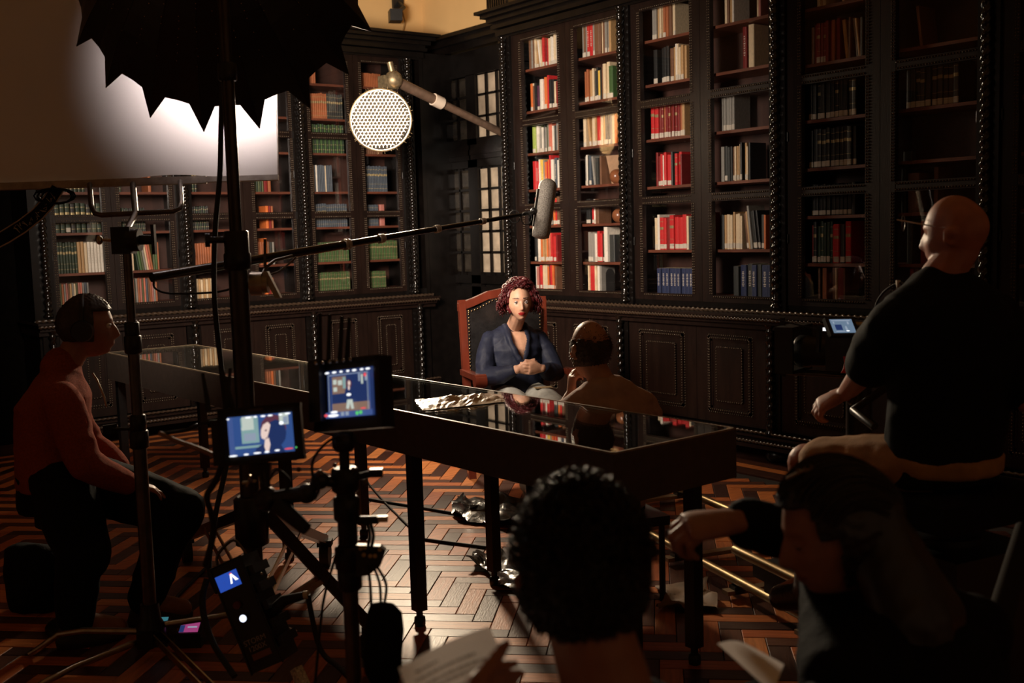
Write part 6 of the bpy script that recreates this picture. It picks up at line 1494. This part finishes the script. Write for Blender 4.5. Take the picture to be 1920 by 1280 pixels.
for s in (-1, 1): limb(mb, [TF(.1*s, .02, .5), TF(.12*s, .45, .5), TF(.12*s, .47, .1)], [.10, .08, .06])
loft(mb, [(TF(0, 0, .42), RF*.18, FF*.14), (TF(0, 0, .54), RF*.18, FF*.14)]); skin_mesh('trousers', mb, .01, M_blackcloth, t, None, 2)
okf = lambda d: (d[1] < .55 and d[2] > -.42-.12*(d[1] < -.5)) if d[2] < .45 else d[1] < .80
def okf(d):
    if d[1] > .62 and d[2] < .72: return False
    if d[1] > .05 and d[2] < .18: return False
    return d[2] > -.50
hair_cap(Cf, axf, sf_, okf, -.002, .009, M_haird, t, 'hair_base', 60, .006, 96, 72)
hs = MB(); rr = random.Random(21); n = 0
while n < 3600:
    d = Vector((rr.gauss(0, 1), rr.gauss(-.2, 1), rr.gauss(.2, 1))).normalized()
    if not okf(d): continue
    n += 1; q = head_local(tuple(d), grow=.006); x_, y_, _ = frame_of(d); L = rr.uniform(.010, .020) if d.z > .2 else rr.uniform(.004, .009); a0 = rr.uniform(0, 6.28); rr0 = rr.uniform(.003, .007); pts = []
    for k in range(6):
        u = k/5; pts.append(q+d*(L*math.sin(u*2.2)/.81)+(x_*math.cos(a0+u*5)+y_*math.sin(a0+u*5))*rr0*u)
    hs.tube([Cf+(axf[0]*p.x+axf[1]*p.y+axf[2]*p.z)*sf_ for p in pts], .0011, 3, caps=False)
tag(hs.build('curls', M_haird, t), kind='stuff')
ct = thing('side_chair', TF(0, 0, 0), 'dark chair under the curly-haired man in the foreground', 'chair')
MB().box(TF(0, .05, .37), (.44, .44, .04), (RF, FF, WZ)).build('seat', M_blackmetal, ct)
for a in (-.19, .19):
    for b in (-.15, .24): MB().cyl(TF(a, b, 0), TF(a, b, .35), .014).build('leg', M_blackmetal, ct)
# script page he holds
def page(name, c4, lab, lines, m_=M_paper):
    q = [P(*c) for c in c4]; t = thing(name, (q[0]+q[1]+q[2]+q[3])/4, lab, 'paper'); nn = (q[1]-q[0]).cross(q[3]-q[0]).normalized()
    if nn.dot(fw) > 0: nn = -nn
    N = 10; vs, fs = [], []
    def pt(a, b, o=0): 
        p = q[0].lerp(q[1], a).lerp(q[3].lerp(q[2], a), b); return p+nn*(.010*math.sin(a*3.14)*.6+o)
    for s in (0, 1):
        for j in range(N+1):
            for i in range(N+1): vs.append(pt(i/N, j/N, -.0006*s))
    K = (N+1)**2
    for s in (0, 1):
        for j in range(N):
            for i in range(N): a = s*K+j*(N+1)+i; fs.append((a, a+1, a+N+2, a+N+1)[::(1 if s else -1)])
    mesh_obj('sheet', vs, fs, m_, t, [True]*len(fs))
    rw = random.Random(len(lab)); tx = MB()
    for (a0, a1, b) in lines:
        a = a0
        while a < a1:
            w = rw.uniform(.02, .07); e = min(a+w, a1)
            tx.add([pt(a, b-.008, .0006), pt(e, b-.008, .0006), pt(e, b+.008, .0006), pt(a, b+.008, .0006)], [(0, 1, 2, 3)]); a = e+.012
    if lines: tag(tx.build('printed_lines', mat('grey_ink', (.10, .085, .075), .8), t), kind='stuff')
page('script_page', ((748, 1252, 1.44), (918, 1174, 1.62), (1010, 1370, 1.32), (812, 1440, 1.18)), 'sheet of printed paper held at the bottom left of the curly-haired man',
     [(.12, .35, .14), (.10, .72, .22), (.10, .80, .30), (.10, .76, .36), (.12, .6, .46), (.10, .85, .54), (.1, .8, .62)])
page('script_page', ((1345, 1206, 1.86), (1400, 1207, 1.90), (1470, 1245, 1.80), (1450, 1300, 1.66)), 'blank white paper corner in front of the dark-haired woman', [])

# ---------------------------------------------------------------- foreground woman in profile with raised hand
Dg = 2.0
Cg = P(1570, 988, Dg); sg = 1.0
axg = head_axes(-rh*.97+fh*.02-WZ*.30, WZ-rh*.25+fh*.05)
FG = (-rh*.55+fh*.83).normalized(); RG_ = FG.cross(WZ); BG = Vector((Cg.x, Cg.y, 0))+rh*.11-fh*.02
def TG(r_, f, z): return BG+RG_*r_+FG*f+WZ*z
t = thing('person', TG(0, 0, 0), 'dark-haired woman in profile in the foreground raising one hand', 'person')
shz = Cg.z-.205
mb = MB(); add_head(mb, Cg, axg, sg, ears=False); limb(mb, [Cg-axg[2]*.05-axg[1]*.03, TG(0, -.02, shz+.05)], [.046, .052])
for s in (-1, 1): limb(mb, [TG(0, -.02, shz+.055), TG(.14*s, -.02, shz-.02)], [.04, .045])
rgs = lambda g: [(TG(0, .0, .45), RG_*(.16+g), FG*(.12+g)), (TG(0, -.02, .6), RG_*(.15+g), FG*(.115+g)), (TG(0, -.02, shz-.08), RG_*(.175+g), FG*(.12+g)), (TG(0, -.02, shz-.01), RG_*(.165+g), FG*(.09+g)), (TG(0, -.02, shz+.03), RG_*(.11+g), FG*(.065+g)), (TG(0, -.02, shz+.055), RG_*(.065+g*.7), FG*(.05+g*.7))]
loft(mb, rgs(-.012))
SG = {s: TG(.18*s, -.02, shz-.03) for s in (-1, 1)}; wg = P(1392, 975, 2.12); EG = {-1: P(1560, 1020, 2.36), 1: TG(.26, .05, shz-.28)}; WG = {-1: wg, 1: P(1510, 1330, 1.80)}
for s in (-1, 1):
    limb(mb, [SG[s], EG[s], WG[s]], [.048, .038, .026]); limb(mb, [TG(.09*s, .02, .5), TG(.11*s, .45, .5), TG(.11*s, .47, .08), TG(.11*s, .6, .05)], [.08, .06, .045, .04])
add_hand(mb, wg, -rt*.97-up*.10-fw*.1, -up*.75+fw*.5, fw*.7+up*.3, [1.1, 1.15, 1.15, 1.1], 1.15, .03, (.85, .35, .4))
add_hand(mb, WG[1], FG-RG_*.4, -WZ, -RG_, .5)
def pickG(p):
    x, y, z = hl(p, Cg, axg, sg)
    if y > .05 and abs(x) < .024 and abs(z+.066) < .0105*(1-(x/.027)**2): return 1
    return 0
skin_mesh('body', mb, .0048, [M_skinD, mat('dim_lips', (.20, .06, .05), .4)], t, pickG, 2)
for s in (-1, 1):                                                     # lowered lids and lashes
    c = Cg+(axg[0]*(.031*s)+axg[1]*.078+axg[2]*-.002)*sg; MB().tube([c+(axg[0]*(q*.014)-axg[2]*(.004*math.cos(q*1.4))+axg[1]*(.008*math.cos(q*1.1)))*sg for q in [-1, -.5, 0, .5, 1]], .0018, 6).build('eyelash', M_brow, t)
mb = MB(); loft(mb, rgs(.02))
for s in (-1, 1): limb(mb, [TG(.04*s, -.02, shz+.045), TG(.15*s, -.02, shz-.02)], [.06, .07])
for s in (-1, 1): limb(mb, [SG[s], SG[s].lerp(EG[s], .5), EG[s], EG[s].lerp(WG[s], .55), EG[s].lerp(WG[s], .92)], [.075, .068, .062, .056, .046])
skin_mesh('jacket', mb, .008, mat('black_jacket', (.007, .007, .0075), .85, spec=.08, noise_amt=.3, bump=.3, bump_scale=90), t, None, 3, .007, 8)
mb = MB()
for s in (-1, 1): limb(mb, [TG(.09*s, .02, .5), TG(.11*s, .45, .5), TG(.11*s, .47, .1)], [.10, .08, .06])
loft(mb, [(TG(0, 0, .42), RG_*.18, FG*.14), (TG(0, 0, .54), RG_*.18, FG*.14)]); skin_mesh('trousers', mb, .01, M_blackcloth, t, None, 2)
def okg(d):
    if d[1] > .50 and d[2] < .55: return False
    if d[1] > .22 and d[2] < .05: return False
    return d[2] > -.75
hair_cap(Cg, axg, sg, okg, -.002, .014, M_haird, t, 'hair_base', 40, .004, 96, 72)
hs = MB(); rr = random.Random(31)
for i in range(520):                                                  # strands combed back from the forehead, then down the neck
    a = rr.uniform(-1.35, 1.35); pts = []; k0 = rr.uniform(0, .35); dz = rr.uniform(.0, .006)
    for k in range(14):
        u = k0+(1.18-k0)*k/13; th = .62-u*2.5                          # sweep over the crown from front to nape
        d = Vector((math.sin(a)*(.55+.45*math.cos(th-.6)), math.cos(a)*math.sin(th+.25)+.05, math.cos(a)*math.cos(th+.25)*.98+.02)); d.normalize()
        if not okg(d) and k < 2: continue
        q = head_local(tuple(d), grow=.013+dz+.0015*math.sin(6*u+i)); pts.append(q)
    p = pts[-1]; L = rr.uniform(.06, .22)
    for k in range(1, 5): pts.append(p+Vector((rr.uniform(-.006, .006), -.012*k/4, -L*k/4)))
    hs.tube([Cg+(axg[0]*p.x+axg[1]*p.y+axg[2]*p.z)*sg for p in pts], .0016, 3, caps=False)
tag(hs.build('hair_strands', mat('hair_dark_glossy', (.012, .009, .008), .28), t), kind='stuff')
hm = MB(); q0 = Cg-axg[1]*.055*sg+axg[2]*.02; q1 = TG(0, -.06, shz+.02)
loft(hm, [(q0+axg[2]*.05, axg[0]*.05, axg[1]*.045), (q0, axg[0]*.078, axg[1]*.065), (q0.lerp(q1, .4), RG_*.085, FG*.07), (q0.lerp(q1, .8), RG_*.10, FG*.065), (q1-WZ*.08, RG_*.11, FG*.05), (q1-WZ*.16-FG*.02, RG_*.07, FG*.025)])
skin_mesh('hair_length', hm, .008, M_haird, t, None, 2, .005, 14, (1, 1, .25))
cg = MB(); cc = Cg+(axg[2]*.122+axg[1]*.035-axg[0]*.035)*sg
for k in range(3): cg.tube([cc+axg[1]*(.012*k-.02)+axg[2]*.002, cc+axg[1]*(.012*k-.016)+axg[2]*.010, cc+axg[1]*(.012*k-.024)+axg[0]*.012+axg[2]*.004], .0022, 6)
cg.tube([cc-axg[1]*.03, cc+axg[2]*.004, cc+axg[1]*.03], .0035, 6); cg.build('hair_clip', mat('gold_clip', (.16, .10, .05), .35, .8), t)
ct = thing('side_chair', TG(0, 0, 0), 'dark chair under the dark-haired woman in the foreground', 'chair')
MB().box(TG(0, .05, .37), (.44, .44, .04), (RG_, FG, WZ)).build('seat', M_blackmetal, ct)
for a in (-.19, .19):
    for b in (-.15, .24): MB().cyl(TG(a, b, 0), TG(a, b, .35), .014).build('leg', M_blackmetal, ct)
